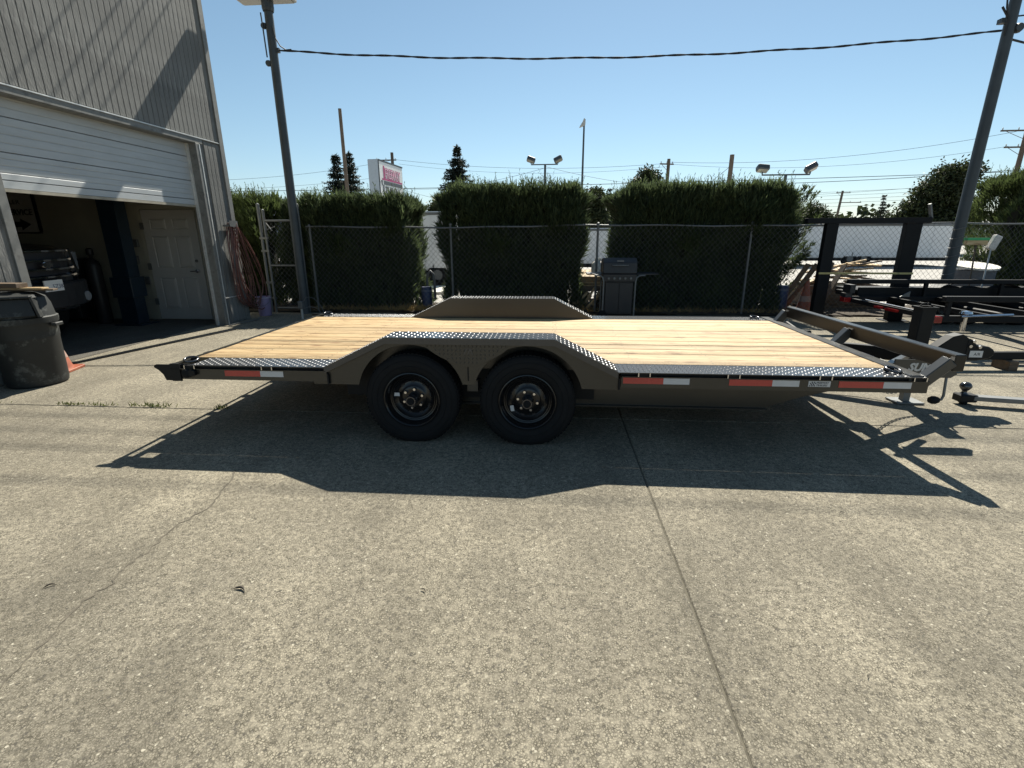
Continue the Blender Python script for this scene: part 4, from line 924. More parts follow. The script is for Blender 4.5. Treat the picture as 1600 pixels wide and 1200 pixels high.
# safety chains
for s_ in (-1, 1):
    p0, p1 = Vector((3.75, ty+s_*.05, .37)), Vector((2.95, ty+s_*.50, .33)); cp_ = sag(p0, p1, .16, 30); q = MB()
    for i in range(30):
        a, b = cp_[i], cp_[i+1]; d = (b-a); L = d.length; d.normalize(); sd = d.cross(Vector((0, 0, 1))).normalized() if i % 2 else d.cross(d.cross(Vector((0, 0, 1)))).normalized()
        c = (a+b)/2; q.tube([c+d*L*.72*math.cos(t)+sd*.014*math.sin(t) for t in np.linspace(0, 2*math.pi, 9)[:-1]], .0045, 5, closed=True)
    q.build('safety_chain', M['galv'], T)
# battery box and reservoir on the tongue
q = MB(); q.box(2.87, 3.02, .92, 1.10, .40, .50); bx = q.build('battery_box', M['dark'], T, bevel=.008)
q = MB(); q.box(2.865, 3.025, .915, 1.105, .5005, .52); q.build('lid', M['bluepost'], bx, bevel=.006)
q = MB(); q.box(2.92, 3.00, .70, .80, .42, .535); q.build('reservoir', M['pale'], T, bevel=.015)
q = MB(); q.bar((2.86, .52, .535), (3.25, .86, .555), .045, .03); q.build('tongue_brace', M['paintflat'], T)
q = MB(); q.tube([(2.80, 1.6, .6), (2.83, 1.9, .56), (2.82, 2.15, .6)], .02, 6); q.build('wiring_loom', M['cable'], T)

# ================================================================== YARD OBJECTS
# rubbish bin
bn = thing('rubbish_bin', 'scuffed dark plastic rubbish bin with a domed flap lid by the garage bay', 'rubbish bin', (-5.57, 4.74, 0), rad(8))
mb = MB(); mb.lathe([(.0, 0), (.235, 0), (.255, .015), (.262, .06), (.272, .50), (.278, .515), (.278, .52), (.283, .66), (.287, .67), (.287, .70), (.28, .70), (.0, .70)], n=40); bb = mb.build('body', M['can'], bn, smooth=35)
mb = MB(); mb.lathe([(.298, .665), (.302, .70), (.302, .725), (.285, .735), (.285, .70), (.298, .665)], n=40); mb.build('rim', M['can'], bn, smooth=30)
mb = MB(); mb.lathe([(.287, .725), (.283, .74), (.268, .86), (.24, .93), (.16, .975), (.0, .99)], n=36); lid = mb.build('lid', M['can'], bn, smooth=35)
# flap opening facing the yard (local -y / +x side)
fa_ = rad(-62); fd_ = Vector((math.cos(fa_), math.sin(fa_), 0)); fs_ = Vector((-fd_.y, fd_.x, 0))
def fp(s_, o, z): return tuple(fd_*o+fs_*s_+Vector((0, 0, z)))
mb = MB(); mb.add([fp(-.19, .27, .765), fp(.19, .27, .765), fp(.165, .215, .93), fp(-.165, .215, .93), fp(-.19, .315, .755), fp(.19, .315, .755), fp(.165, .262, .925), fp(-.165, .262, .925)], [(4, 5, 6, 7), (0, 4, 7, 3), (1, 2, 6, 5), (3, 7, 6, 2), (0, 1, 5, 4)]); mb.build('flap', M['can'], lid, bevel=.004)
mb = MB(); mb.add([fp(-.215, .20, .93), fp(.215, .20, .93), fp(.19, .30, .935), fp(-.19, .30, .935), fp(-.20, .15, .965), fp(.20, .15, .965), fp(.175, .285, .958), fp(-.175, .285, .958)], [(0, 1, 2, 3), (4, 5, 6, 7), (3, 2, 6, 7), (0, 3, 7, 4), (1, 5, 6, 2), (0, 4, 5, 1)]); mb.build('hood', M['can'], lid, bevel=.006)
for s_ in (-1, 1):
    mb = MB(); mb.add([fp(s_*.225, .14, .74), fp(s_*.225, .30, .74), fp(s_*.19, .30, .95), fp(s_*.19, .14, .96), fp(s_*.205, .14, .74), fp(s_*.205, .30, .74), fp(s_*.17, .30, .95), fp(s_*.17, .14, .96)], [(0, 1, 2, 3), (4, 5, 6, 7), (1, 2, 6, 5), (2, 3, 7, 6), (0, 1, 5, 4)]); mb.build('hood_cheek', M['can'], lid)
for s_ in (1,):
    a = rad(10); mb = MB(); mb.obox((.31*math.cos(a), .31*math.sin(a), .64), (.05, .13, .035), Matrix.Rotation(a, 3, 'Z')); mb.build('handle', M['can'], bn, bevel=.006)
# boards on the bin
for (lab, c, size, rz_, mm) in (('thick reddish board offcut, topmost on the rubbish bin lid', (-5.72, 4.70, 1.055), (.55, .14, .045), .15, 'oldwood'),
                                ('thin pale board offcut lying across the rubbish bin lid', (-5.60, 4.72, 1.020), (.66, .12, .016), .32, 'lumber'),
                                ('grey splintered board offcut lowest on the rubbish bin lid', (-5.58, 4.76, 1.0), (.70, .10, .018), .42, 'oldwood')):
    mb = MB(); mb.obox((0, 0, 0), size, Matrix.Identity(3)); o = mb.build('scrap_board', M[mm], bevel=.002); o.location = c; o.rotation_euler = (0, .02, rz_)
    setp(o, lab, 'board')
# traffic cones
def cone(loc, h, lab):
    t = thing('traffic_cone', lab, 'traffic cone', loc, .3, group='orange traffic cones')
    mb = MB(); mb.prism([(-.19, -.16), (-.16, -.19), (.16, -.19), (.19, -.16), (.19, .16), (.16, .19), (-.16, .19), (-.19, .16)], 'xy', 0, .03); mb.build('base', M['orange'], t, bevel=.004)
    mb = MB(); mb.lathe([(.145, .03), (.135, .05), (.03, h-.01), (.022, h), (0, h)], n=24); mb.build('cone_body', M['orange'], t, smooth=40)
    f_ = lambda z: .135-(.105)*(z-.05)/(h-.06)+.0025
    mb = MB(); mb.lathe([(f_(h*.33), h*.33), (f_(h*.50), h*.50)], n=24); mb.build('reflective_collar', M['cuff'], t, smooth=40)
cone((-5.85, 5.24, 0), .47, 'faded orange traffic cone tucked behind the rubbish bin')
cone((5.02, 10.35, .03), .66, 'tall orange traffic cone behind the fence beside the steel frame')
# hose on the wall
hz = thing('air_hose', 'red rubber hose hung in long loops on the workshop corner', 'hose', (-5.80, 0, 0))
mb = MB(); mb.box(-.03, .10, 8.72, 8.95, 1.70, 1.73); mb.box(.09, .105, 8.72, 8.95, 1.70, 1.80); mb.build('hanger', M['galv'], hz)
for k in range(11):
    wd = .13+.028*k*random.uniform(.5, 1.15); bot = (.34-.035*k*random.uniform(.4, 1.1)) if k < 8 else random.uniform(.08, .42); cy_ = 8.80+.014*k; x_ = .02+.007*k; drift = .10+.028*k
    P_ = []
    for t in np.linspace(0, 2*math.pi, 41)[:-1]:
        s_ = math.sin(t); c_ = math.cos(t); u = (1-c_)/2   # u 0 at top, 1 at bottom
        P_.append((x_+.02*math.sin(3*t+k), cy_+(.09+wd*u**.8*1.05)*s_*(.9 if s_ < 0 else 1.0)+drift*u, 1.76-(1.76-bot)*u+.01*math.sin(5*t+k)))
    mb = MB(); mb.tube(P_, .0085, 6, closed=True); mb.build('hose_loop', M['hose'], hz, smooth=60)
mb = MB(); mb.tube([(.08, 9.2, .02), (.2, 9.0, .012), (.15, 8.7, .012), (.08, 8.55, .012), (.06, 8.3, .012)], .009, 6); mb.build('hose_tail', M['galv'], hz, smooth=60)
# bucket
bk = thing('bucket', 'mauve plastic bucket standing by the workshop corner', 'bucket', (-5.78, 9.55, 0))
mb = MB(); mb.lathe([(.0, .005), (.105, 0), (.115, .02), (.135, .36), (.142, .362), (.142, .38), (.130, .38), (.112, .03), (.0, .02)], n=24); mb.build('body', M['mauve'], bk, smooth=40)
mb = MB(); mb.tube([(.142*math.cos(a), .142*math.sin(a), .36) for a in np.linspace(0, 2*math.pi, 25)[:-1]], .004, 5, closed=True); mb.build('rim', M['sticker'], bk)
mb = MB(); mb.tube([(.14, 0, .35), (.15, -.06, .28), (.10, -.14, .22), (0, -.17, .2), (-.10, -.14, .22), (-.15, -.06, .28), (-.14, 0, .35)], .004, 5); mb.build('handle', M['galv'], bk)
# standpipe tap
tp = thing('standpipe_tap', 'short white standpipe tap with a looped lead at the foot of the lamp pole', 'tap', (-4.80, 9.15, 0))
mb = MB(); mb.cyl((0, 0, 0), (.0, 0, .24), .022, n=10); mb.build('pipe', M['doorwhite'], tp, smooth=40)
mb = MB(); mb.box(-.045, .045, -.05, .04, .20, .34); mb.build('tap_body', M['galv'], tp, bevel=.01)
mb = MB(); mb.tube([(.03, 0, .30), (.12, .0, .42), (.25, .02, .40), (.36, .03, .28), (.42, .05, .12), (.40, .06, .02)], .006, 6); mb.tube([(-.02, 0, .3), (.05, 0, .2), (.16, .02, .24), (.30, .04, .2), (.40, .06, .03)], .006, 6); mb.build('lead', M['galv'], tp, smooth=60)
# dry grass and weeds
N = 2600; gx = np.concatenate([rng.uniform(-5, 5, N), rng.normal(-2.6, .35, 900)]); gy = rng.uniform(10.02, 10.35, N+900)
quadsV = blades(np.c_[gx, gy, np.full(N+900, .04)], np.c_[rng.normal(0, .7, N+900), rng.normal(-.3, .6, N+900), rng.uniform(.4, 1, N+900)], rng.uniform(.06, .2, N+900), .008)
setp(quads_obj('dry_grass', quadsV, M['straw'], kind='stuff'), 'dry straw-coloured grass along the foot of the fence', 'grass')
def weed(x, y, r, n, lab=None, h=.045):
    P = np.c_[rng.normal(x, r, n), rng.normal(y, .012, n), np.full(n, .0)]; D = np.c_[rng.normal(0, .7, n), rng.normal(0, .5, n), rng.uniform(.5, 1.2, n)]
    o = quads_obj('weed', blades(P, D, rng.uniform(.35, 1, n)*h, .009), M['weed']); setp(o, lab or 'small green weed sprouting from the slab joint', 'weed', 'weeds in the slab joint')
weed(-5.38, 4.08, .06, 80, 'weed tuft in the slab joint below the rubbish bin', .06)
weed(-4.52, 4.08, .09, 70, 'thin weed in the slab joint, second from the rubbish bin')
weed(-4.2, 4.07, .05, 30, 'tiny weed in the slab joint between the two wider tufts', .05)
weed(-3.72, 4.07, .11, 90, 'widest weed tuft in the slab joint left of the trailer shadow', .07)
weed(-3.02, 4.06, .04, 40, 'small weed in the slab joint at the edge of the trailer shadow', .06)
# fallen leaves and twigs
for (x, y, rz_, L, lab) in ((-2.24, 1.70, .7, .05, 'dark curled leaf on the concrete near the left crack'), (-1.37, 1.74, -.3, .07, 'curved dark twig lying on the open concrete left of centre'), (-.55, 1.80, -.6, .035, 'tiny curved twig on the concrete near the middle'), (-.64, 1.57, .4, .012, 'dark crumb of bark on the concrete in the middle foreground'),
                            (1.66, 2.61, .2, .03, 'dark leaf scrap below the trailer shadow on the right'), (1.15, 1.48, .9, .022, 'broken leaf scrap right of the straight slab joint')):
    mb = MB(); pts = [(L*(t-.5), .25*L*math.sin(t*3.0), .003+.006*math.sin(t*3.1)) for t in np.linspace(0, 1, 7)]; mb.tube(pts, [v*L/.05 for v in (.0006, .0022, .0038, .004, .003, .002, .0006)], 5)
    o = mb.build('fallen_leaf', M['leafdry'] if 'pebble' not in lab else M['pale']); o.location = (x, y, .001); o.rotation_euler = (0, 0, rz_); setp(o, lab, 'leaf' if 'leaf' in lab else ('pebble' if 'pebble' in lab else 'twig'))

# barbecue grill
gl = thing('barbecue_grill', 'dark gas barbecue grill in front of the wide hedge', 'barbecue grill', (1.23, 9.62, 0))
mb = MB(); mb.box(-.26, .26, -.22, .22, .10, .70); mb.build('cabinet', M['dark'], gl, bevel=.008)
for s_ in (-1, 1):
    mb = MB(); mb.box(.005 if s_ > 0 else -.25, .25 if s_ > 0 else -.005, -.235, -.2205, .13, .68); mb.build('cabinet_door', M['dark'], gl, bevel=.004)
    mb = MB(); mb.tube([(s_*.29, -.24, .04), (s_*.29, -.24, .70), (s_*.31, -.24, .78), (s_*.36, -.24, .815), (s_*.46, -.24, .82)], .016, 8); mb.build('leg', M['galv'], gl, smooth=40)
    mb = MB(); mb.cyl((s_*.29, .22, .04), (s_*.29, .22, .80), .016, n=8); mb.build('leg', M['galv'], gl, smooth=40)
mb = MB(); mb.box(-.31, .31, -.25, .25, .70, .84); mb.build('firebox', M['dark'], gl, bevel=.01)
mb = MB(); mb.prism([(-.25, .845), (.25, .845), (.25, .98), (.19, 1.10), (-.10, 1.13), (-.22, 1.05)], 'yz', -.31, .31); ld = mb.build('lid', M['dark'], gl, bevel=.015)
mb = MB(); mb.tube([(-.14, -.24, 1.0), (-.14, -.285, 1.0), (.14, -.285, 1.0), (.14, -.24, 1.0)], .010, 8); mb.build('handle', M['galv'], ld, smooth=40)
mb = MB(); mb.box(-.06, .06, -.24, -.232, 1.065, 1.085); mb.build('badge', M['galv'], ld)
for k in range(5):
    mb = MB(); mb.lathe([(0, -.03), (.02, -.028), (.022, 0), (0, 0)], (-.2+k*.1, -.25, .765), 'y', 12); mb.build('knob', M['galv'], gl, smooth=40)
for (a, b) in ((.315, .70), (-.60, -.315)):
    mb = MB(); mb.box(a, b, -.22, .22, .825, .85); mb.build('side_shelf', M['dark'], gl, bevel=.005)
mb = MB(); mb.lathe([(0, -.02), (.08, -.02), (.09, 0), (.08, .02), (0, .02)], (-.29, -.27, .09), 'y', 18); mb.build('wheel', M['rubber'], gl, smooth=40)
# gas bottle behind
gb = thing('gas_bottle', 'pale propane bottle standing on the pallet left of the barbecue grill', 'gas bottle', (.92, 10.55, .78))
mb = MB(); mb.lathe([(.08, 0), (.13, .03), (.13, .16), (.10, .22), (.03, .25), (0, .25)], n=20); mb.build('body', M['pale'], gb, smooth=50)
mb = MB(); mb.lathe([(.06, .24), (.06, .30), (.05, .30), (.05, .24)], n=16); mb.build('collar', M['pale'], gb)

# black steel goalpost frame
sf = thing('goalpost', 'black steel goalpost frame standing in front of the fence', 'goalpost frame', (0, 9.6, 0))
for (x, w) in ((4.90, .20), (6.26, .26)):
    mb = MB(); mb.prism([(x-w/2, -.06), (x+w/2, -.06), (x+w/2, .06), (x+w/2-.03, .06), (x+w/2-.03, -.03), (x-w/2+.03, -.03), (x-w/2+.03, .06), (x-w/2, .06)], 'xy', .0, 1.705); mb.build('column', M['flatblack'], sf, bevel=.004)
    mb = MB(); mb.box(x-.2, x+.2, -.15, .15, 0, .012); mb.build('foot_plate', M['flatblack'], sf)
mb = MB(); mb.box(4.46, 6.52, -.07, .07, 1.706, 1.80); mb.build('crossbeam', M['flatblack'], sf, bevel=.004)
mb = MB(); mb.box(4.79, 6.40, -.072, -.066, .835, .868); mb.build('strap', M['yellow'], sf)
mb = MB(); mb.bar((6.52, -.03, 1.78), (6.43, -.05, 2.02), .05, .03); mb.build('lever', M['galv'], sf)
# leaning planks
for i, (x0, x1) in enumerate(((4.62, 4.90), (4.76, 5.06))):
    mb = MB(); mb.bar((x0, 10.65, .03), (x1, 10.18, .98), .09, .035, up=(0, 1, 0))
    setp(mb.build('timber_plank', M['oldwood'], bevel=.002), ('left' if i == 0 else 'right')+' one of two dark planks leaning on the fence beside the orange cone', 'plank', 'planks leaning on the fence')
# blue bollards
for (x, h, lab) in ((-2.66, .50, 'squat blue bollard in the gap between the left two hedges'), (4.60, .55, 'squat blue bollard at the right end of the wide hedge')):
    b_ = thing('bollard', lab, 'bollard', (x, 10.42, 0), group='blue bollards behind the fence')
    mb = MB(); mb.lathe([(.11, 0), (.11, h-.015), (.10, h), (0, h)], n=20); mb.build('post', M['bluepost'], b_, smooth=35)
    mb = MB(); mb.lathe([(.1115, h-.10), (.1115, h-.06)], n=20); mb.build('band', M['roofblue'], b_)
bl_ = thing('bent_pipe', 'grey gooseneck pipe rising behind the left blue bollard', 'pipe', (-2.72, 10.75, 0))
mb = MB(); mb.tube([(0, 0, 0), (0, 0, .62), (.02, 0, .74), (.08, 0, .80), (.14, 0, .74), (.16, 0, .6), (.16, 0, .2)], .028, 10); mb.build('pipe', M['galv'], bl_, smooth=60)
mb = MB(); mb.lathe([(.04, .25), (.045, .27), (.045, .35), (.04, .37)], n=12); mb.build('coupling', M['galv'], bl_)
# lumber: pallet with scrap on the right, stacked boards in the middle gap
def pallet(x0, x1, y0, y1, z, lab):
    t = thing('pallet', lab, 'pallet', ((x0+x1)/2, (y0+y1)/2, z)); hx, hy = (x1-x0)/2, (y1-y0)/2
    for s_ in (-1, 0, 1):
        mb = MB(); mb.box(-hx, hx, s_*(hy-.04)-.04, s_*(hy-.04)+.04, .0, .09); mb.build('bearer', M['oldwood'], t)
    n_ = 7
    for k in range(n_):
        xx = -hx+(2*hx-.09)*k/(n_-1); mb = MB(); mb.box(xx, xx+.09, -hy, hy, .091, .109); mb.build('slat', M['oldwood'], t)
pallet(5.15, 6.75, 10.75, 11.5, .02, 'grey pallet under the heap of scrap timber right of the steel frame')
crate = thing('timber_crate', 'dark slatted timber crate holding up the scrap timber heap', 'crate', (5.95, 11.12, .13))
for z in (.0, .14, .28):
    for yy in (-.36, .34):
        mb = MB(); mb.box(-.75, .75, yy, yy+.02, z, z+.11); mb.build('slat', M['oldwood'], crate)
for xx in (-.75, .73):
    mb = MB(); mb.box(xx, xx+.02, -.338, .338, 0, .39); mb.build('end_board', M['oldwood'], crate)
mb = MB(); mb.box(-.728, .728, -.338, .338, 0, .02); mb.build('floor_board', M['oldwood'], crate)
desc = ['pale', 'tan', 'grey', 'dark']
for i in range(18):
    L = random.uniform(.5, 1.3); c = Vector((5.95+random.uniform(-.55, .65), 11.1+random.uniform(-.25, .25), .56+.022*i*random.uniform(.8, 1.1))); a = random.uniform(-.6, .6)
    mb = MB(); mb.obox((0, 0, 0), (L, random.uniform(.07, .14), .03), Matrix.Identity(3)); o = mb.build('scrap_plank', M['lumber' if i % 3 != 1 else 'oldwood'], bevel=.002)
    o.location = c; o.rotation_euler = (random.uniform(-.2, .2), random.uniform(-.28, .28), a)
    setp(o, 'scrap timber plank tossed on the heap beyond the fence on the right', 'plank', 'scrap planks heaped right of the goalpost frame')
for i, (p, q_) in enumerate((((5.28, 10.5, .1), (5.62, 10.75, .98)), ((5.38, 10.45, .15), (5.9, 10.8, .92)))):
    mb = MB(); mb.bar(p, q_, .10, .035); setp(mb.build('timber_plank', M['oldwood'], bevel=.002), ('steeper' if i == 0 else 'flatter')+' of two planks propped against the scrap timber heap', 'plank', 'planks propped on the heap')
pallet(.40, 1.20, 10.6, 11.5, .40, 'upper grey pallet left of the barbecue grill'); pallet(.40, 1.20, 10.65, 11.5, .05, 'lower grey pallet left of the barbecue grill')
for xx in (.42, 1.12):
    mb = MB(); mb.box(xx, xx+.06, 10.7, 11.4, .16, .4); setp(mb.build('timber_block', M['oldwood']), ('left' if xx < .8 else 'right')+' bearer block between the two pallets', 'timber block', 'pallet blocks')
for i in range(12):
    lay = i//3; mb = MB(); mb.obox((0, 0, 0), (random.uniform(.7, .95), .11, .035), Matrix.Identity(3)); o = mb.build('lumber_board', M['lumber'], bevel=.002)
    o.location = (.78+random.uniform(-.06, .06), 10.66+(i % 3)*.2, .53+lay*.06+(i % 3)*.035); o.rotation_euler = (.22+.06*lay, random.uniform(-.02, .02), random.uniform(-.06, .06))
    setp(o, ('front', 'middle', 'rear')[i % 3]+' board in the '+('bottom', 'second', 'third', 'top')[lay]+' layer of the pale stack left of the grill', 'board', 'pale boards stacked in the hedge gap')
for i in range(9):
    L = random.uniform(.2, .42); mb = MB(); mb.obox((0, 0, 0), (L, .05, .04), Matrix.Identity(3)); o = mb.build('timber_offcut', M['lumber'], bevel=.002)
    o.location = (.66+random.uniform(-.12, .3), 10.45+random.uniform(-.08, .1), .16+.035*i*.6); o.rotation_euler = (0, random.uniform(-1.0, 1.0), random.uniform(-.6, .6))
    setp(o, 'pale timber offcut jumbled at the foot of the pallets', 'offcut', 'timber offcuts in the hedge gap')

# cable drum and brushes
dr = thing('cable_drum', 'grey drum with a pale round top behind the fence on the right', 'drum', (8.30, 10.72, 0))
mb = MB(); mb.lathe([(.35, .0), (.35, .84), (0, .84)], n=32); mb.build('body', M['stone'], dr, smooth=35)
mb = MB(); mb.lathe([(0, -.018), (.38, -.018), (.38, .018), (0, .018)], n=32); dt_ = mb.build('top', M['pale'], dr, smooth=35); dt_.location = (0, -.02, .92); dt_.rotation_euler = (rad(9), 0, 0)
b1 = thing('push_broom', 'push broom with green bristles leaning on the fence', 'broom', (7.65, 9.98, 0))
mb = MB(); mb.cyl((-.25, -.5, .0), (.03, .02, 1.38), .013, n=8); mb.build('handle', M['oldwood'], b1, smooth=40)
mb = MB(); mb.box(-.16, .20, -.02, .05, 1.33, 1.41); mb.build('head', M['lumber'], b1, bevel=.004)
mb = MB(); mb.box(-.17, .21, -.03, .06, 1.411, 1.455); mb.build('bristles', M['green'], b1)
b2 = thing('wash_brush', 'long-handled wash brush with a pale head leaning on the fence', 'brush', (7.92, 9.95, 0))
mb = MB(); mb.cyl((-.42, -.55, .1), (.02, .03, 1.30), .012, n=8); mb.build('handle', M['lampgrey'], b2, smooth=40)
mb = MB(); mb.obox((.06, .05, 1.37), (.13, .10, .26), Matrix.Rotation(.35, 3, 'Y')); mb.build('bristles', M['brush'], b2, bevel=.015)

# black utility trailer on the right
U = thing('utility_trailer', 'black open-frame utility trailer parked behind the car hauler on the right', 'trailer', (5.0, 0, 0))
L_ = 7.5
for (y, z) in ((6.86, .715), (9.05, .75)):
    mb = MB(); mb.box(.05, L_, y-.04, y+.04, z-.035, z+.035); mb.build('top_rail', M['flatblack'], U, bevel=.006, label='upper side rail')
    for x in np.arange(.1, L_, 1.2):
        mb = MB(); mb.box(x, x+.05, y-.025, y+.025, .50, z-.036); mb.build('rail_post', M['flatblack'], U)
    mb = MB(); mb.box(.0, L_, y-.035, y+.035, .42, .50); mb.build('frame_rail', M['flatblack'], U, bevel=.004)
for x in np.arange(.0, L_, .75):
    mb = MB(); mb.box(x, x+.05, 6.90, 9.012, .43, .495); mb.build('cross_member', M['flatblack'], U)
for (x, y) in ((1.85, 6.62), (2.72, 6.62), (1.85, 9.28), (2.72, 9.28)):
    mb = MB(); mb.lathe([(.17, -.1), (.30, -.105), (.335, -.08), (.335, .08), (.30, .105), (.17, .1)], (x, y, .335), 'y', 30); w_ = mb.build('wheel', M['rubber'], U, smooth=40)
    mb = MB(); mb.lathe([(0, -.03), (.16, -.06), (.18, -.09), (.18, .09), (0, .03)], (x, y, .335), 'y', 22); mb.build('rim', M['rim'], w_, smooth=40)
for x in (1.85, 2.72):
    mb = MB(); mb.cyl((x, 6.7, .335), (x, 9.2, .335), .035, n=10); mb.build('axle', M['flatblack'], U)
for y in (6.52, 9.15):
    mb = MB(); pr = [(x, .36+ .41*math.sin(a)) for a, x in [(a, 2.285-.90*math.cos(a)) for a in np.linspace(.15, math.pi-.15, 13)]]
    mb.prism(pr+[(x, z-.012) for x, z in reversed(pr)], 'xz', y, y+.26); mb.build('mudguard', M['flatblack'], U)
mb = MB(); mb.box(-.10, .0, 8.78, 8.92, .50, .58); mb.box(-.06, .02, 8.74, 8.96, .585, .72); mb.build('light_bracket', M['dark'], U)
for (y, z) in ((8.84, .47), (6.80, .46)):
    mb = MB(); mb.box(-.112, -.0, y-.07, y+.07, z-.04, z+.04); mb.build('tail_light', M['taillight'], U, bevel=.006)
mb = MB(); mb.box(-.06, -.01, 7.55, 7.80, .44, .47); mb.box(-.06, -.01, 7.9, 8.05, .44, .47); mb.build('marker_light', M['taillight'], U)
mb = MB(); mb.cyl((-.06, 6.92, .52), (-.02, 8.35, .52), .012, n=8); mb.build('pin_bar', M['chrome'], U, smooth=40)
mb = MB(); mb.cyl((.25, 6.78, .50), (.90, 6.82, .52), .016, n=8); mb.cyl((1.2, 6.78, .52), (1.45, 6.78, .515), .025, n=8); mb.build('jack_stand', M['chrome'], U, smooth=40)
mb = MB(); mb.prism([(.85, .51), (1.0, .51), (1.0, .60)], 'xz', 8.9, 8.92); mb.build('gusset', M['galv'], U)
mb = MB(); mb.lathe([(.0, .53), (.07, .53), (.06, .56), (0, .57)], (.35, 6.84, 0), 'z', 14); mb.cyl((.35, 6.84, .3), (.35, 6.84, .53), .03, n=10); mb.build('jack_head', M['chrome'], U, smooth=40)
# dark low trailer under the scrap heap (left of the utility trailer)
K = thing('flatbed_trailer', 'low black flatbed trailer tucked behind the utility trailer along the fence', 'trailer', (6.6, 9.45, 0))
mb = MB(); mb.box(-1.3, 6.0, -.28, .42, .50, .60); mb.build('deck', M['flatblack'], K, bevel=.006)
mb = MB(); mb.box(-1.3, 6.0, -.32, -.285, .40, .64); mb.build('side_rail', M['flatblack'], K)
for x in (.6, 1.45):
    mb = MB(); mb.lathe([(.17, -.1), (.30, -.105), (.33, -.08), (.33, .08), (.30, .105), (.17, .1)], (x, -.2, .33), 'y', 30); w_ = mb.build('wheel', M['rubber'], K, smooth=40)
    mb = MB(); mb.lathe([(0, -.03), (.16, -.06), (.18, -.09), (.18, .09), (0, .03)], (x, -.2, .33), 'y', 22); mb.build('rim', M['rim'], w_, smooth=40)
mb = MB(); mb.box(-1.4, -1.301, -.2, .2, .48, .56); mb.build('tail_bar', M['flatblack'], K)
# tow bar with ball, and long steel tube on blocks
D_ = thing('trailer_dolly', 'low steel towing bar with a chrome hitch ball at the right edge', 'tow bar', (3.82, 4.68, 0))
mb = MB(); mb.bar((.06, -.02, .07), (2.4, -.55, .09), .09, .04); mb.build('draw_bar', M['galv'], D_, bevel=.004)
mb = MB(); mb.box(-.06, .09, -.06, .05, .03, .10); mb.build('ball_mount', M['black'], D_, bevel=.008)
mb = MB(); mb.lathe([(.03, .10), (.02, .115), (.02, .13), (.035, .145), (.047, .165), (.047, .18), (.036, .2), (.018, .21), (0, .211)], n=18); mb.build('hitch_ball', M['ringsteel'], D_, smooth=60)
mb = MB(); mb.cyl((1.8, -.50, .045), (1.8, -.34, .045), .045, n=12); mb.cyl((.01, -.03, .02), (.01, .03, .02), .02, n=10); mb.build('caster', M['rubber'], D_)
mb = MB(); mb.bar((4.55, 6.0, .16), (9.5, 6.35, .16), .07, .09); setp(mb.build('steel_tube', M['flatblack'], bevel=.005), 'long black steel tube lying on blocks behind the coupler', 'steel tube')
for x in (5.3, 8.6):
    y_ = 6.0+.35*(x-4.55)/4.95; mb = MB(); mb.box(x-.05, x+.05, y_-.12, y_+.12, 0, .114); setp(mb.build('timber_block', M['oldwood'], bevel=.004), ('near' if x < 6 else 'far')+' timber block propping up the long black steel tube', 'timber block', 'blocks under the steel tube')

# ================================================================== BEYOND THE FENCE
def box_trailer(name, lab, x0, x1, y0, y1, z0, z1, panels=7, wheels=((.55,), (.62,))):
    t = thing(name, lab, 'trailer', ((x0+x1)/2, (y0+y1)/2, 0)); hx, hy = (x1-x0)/2, (y1-y0)/2
    mb = MB(); mb.box(-hx, hx, -hy, hy, z0, z1); mb.build('body', M['truckwhite'], t, bevel=.03)
    for k in range(panels):
        xa = -hx+.03+(2*hx-.06)*k/panels; xb = -hx+.03+(2*hx-.06)*(k+1)/panels
        mb = MB(); mb.box(xa+.022, xb-.022, -hy-.014, -hy-.001, z0+.08, z1-.12); mb.build('side_panel', M['truckwhite'], t)
    mb = MB(); mb.box(-hx, hx, -hy-.020, -hy-.001, z1-.10, z1-.02); mb.build('roof_trim', M['galv'], t)
    mb = MB(); mb.box(-hx, hx, -hy+.05, hy-.05, z0-.14, z0-.001); mb.build('chassis', M['flatblack'], t)
    for (f_,) in wheels:
        x = -hx+2*hx*f_; mb = MB(); mb.lathe([(.16, -.1), (.34, -.1), (.36, 0), (.34, .1), (.16, .1)], (x, -hy+.1, .36), 'y', 24); w_ = mb.build('wheel', M['rubber'], t, smooth=40)
        mb = MB(); mb.lathe([(0, -.11), (.15, -.11), (.15, .09), (0, .09)], (x, -hy+.1, .36), 'y', 18); mb.build('rim', M['galv'], w_)
    return t
box_trailer('box_trailer', 'long white enclosed box trailer across the lot behind the steel frame', 11.2, 19.6, 26.6, 29.0, .42, 2.02, wheels=((.42,), (.50,)))
bt2 = box_trailer('box_trailer', 'white enclosed box trailer seen in the gap between the left two hedges', -5.4, -3.15, 15.6, 21.0, .5, 2.25, 4, ((.8,),))
box_trailer('box_trailer', 'white enclosed box trailer seen in the gap left of the barbecue grill', .9, 4.9, 19.6, 22.0, .5, 1.80, 5, ((.7,),))
van = box_trailer('box_trailer', 'blue-fronted white box trailer at the left end of the long one', 8.6, 11.0, 25.6, 28.0, .45, 2.0, 3, ((.5,),))
# jack and pale kerb seen at the left gap
mb = MB(); mb.box(-4.4, -3.0, 13.5, 15.3, 0, .06); setp(mb.build('loading_ramp', M['pale'], bevel=.01), 'pale low ramp in front of the left gap trailer', 'ramp')
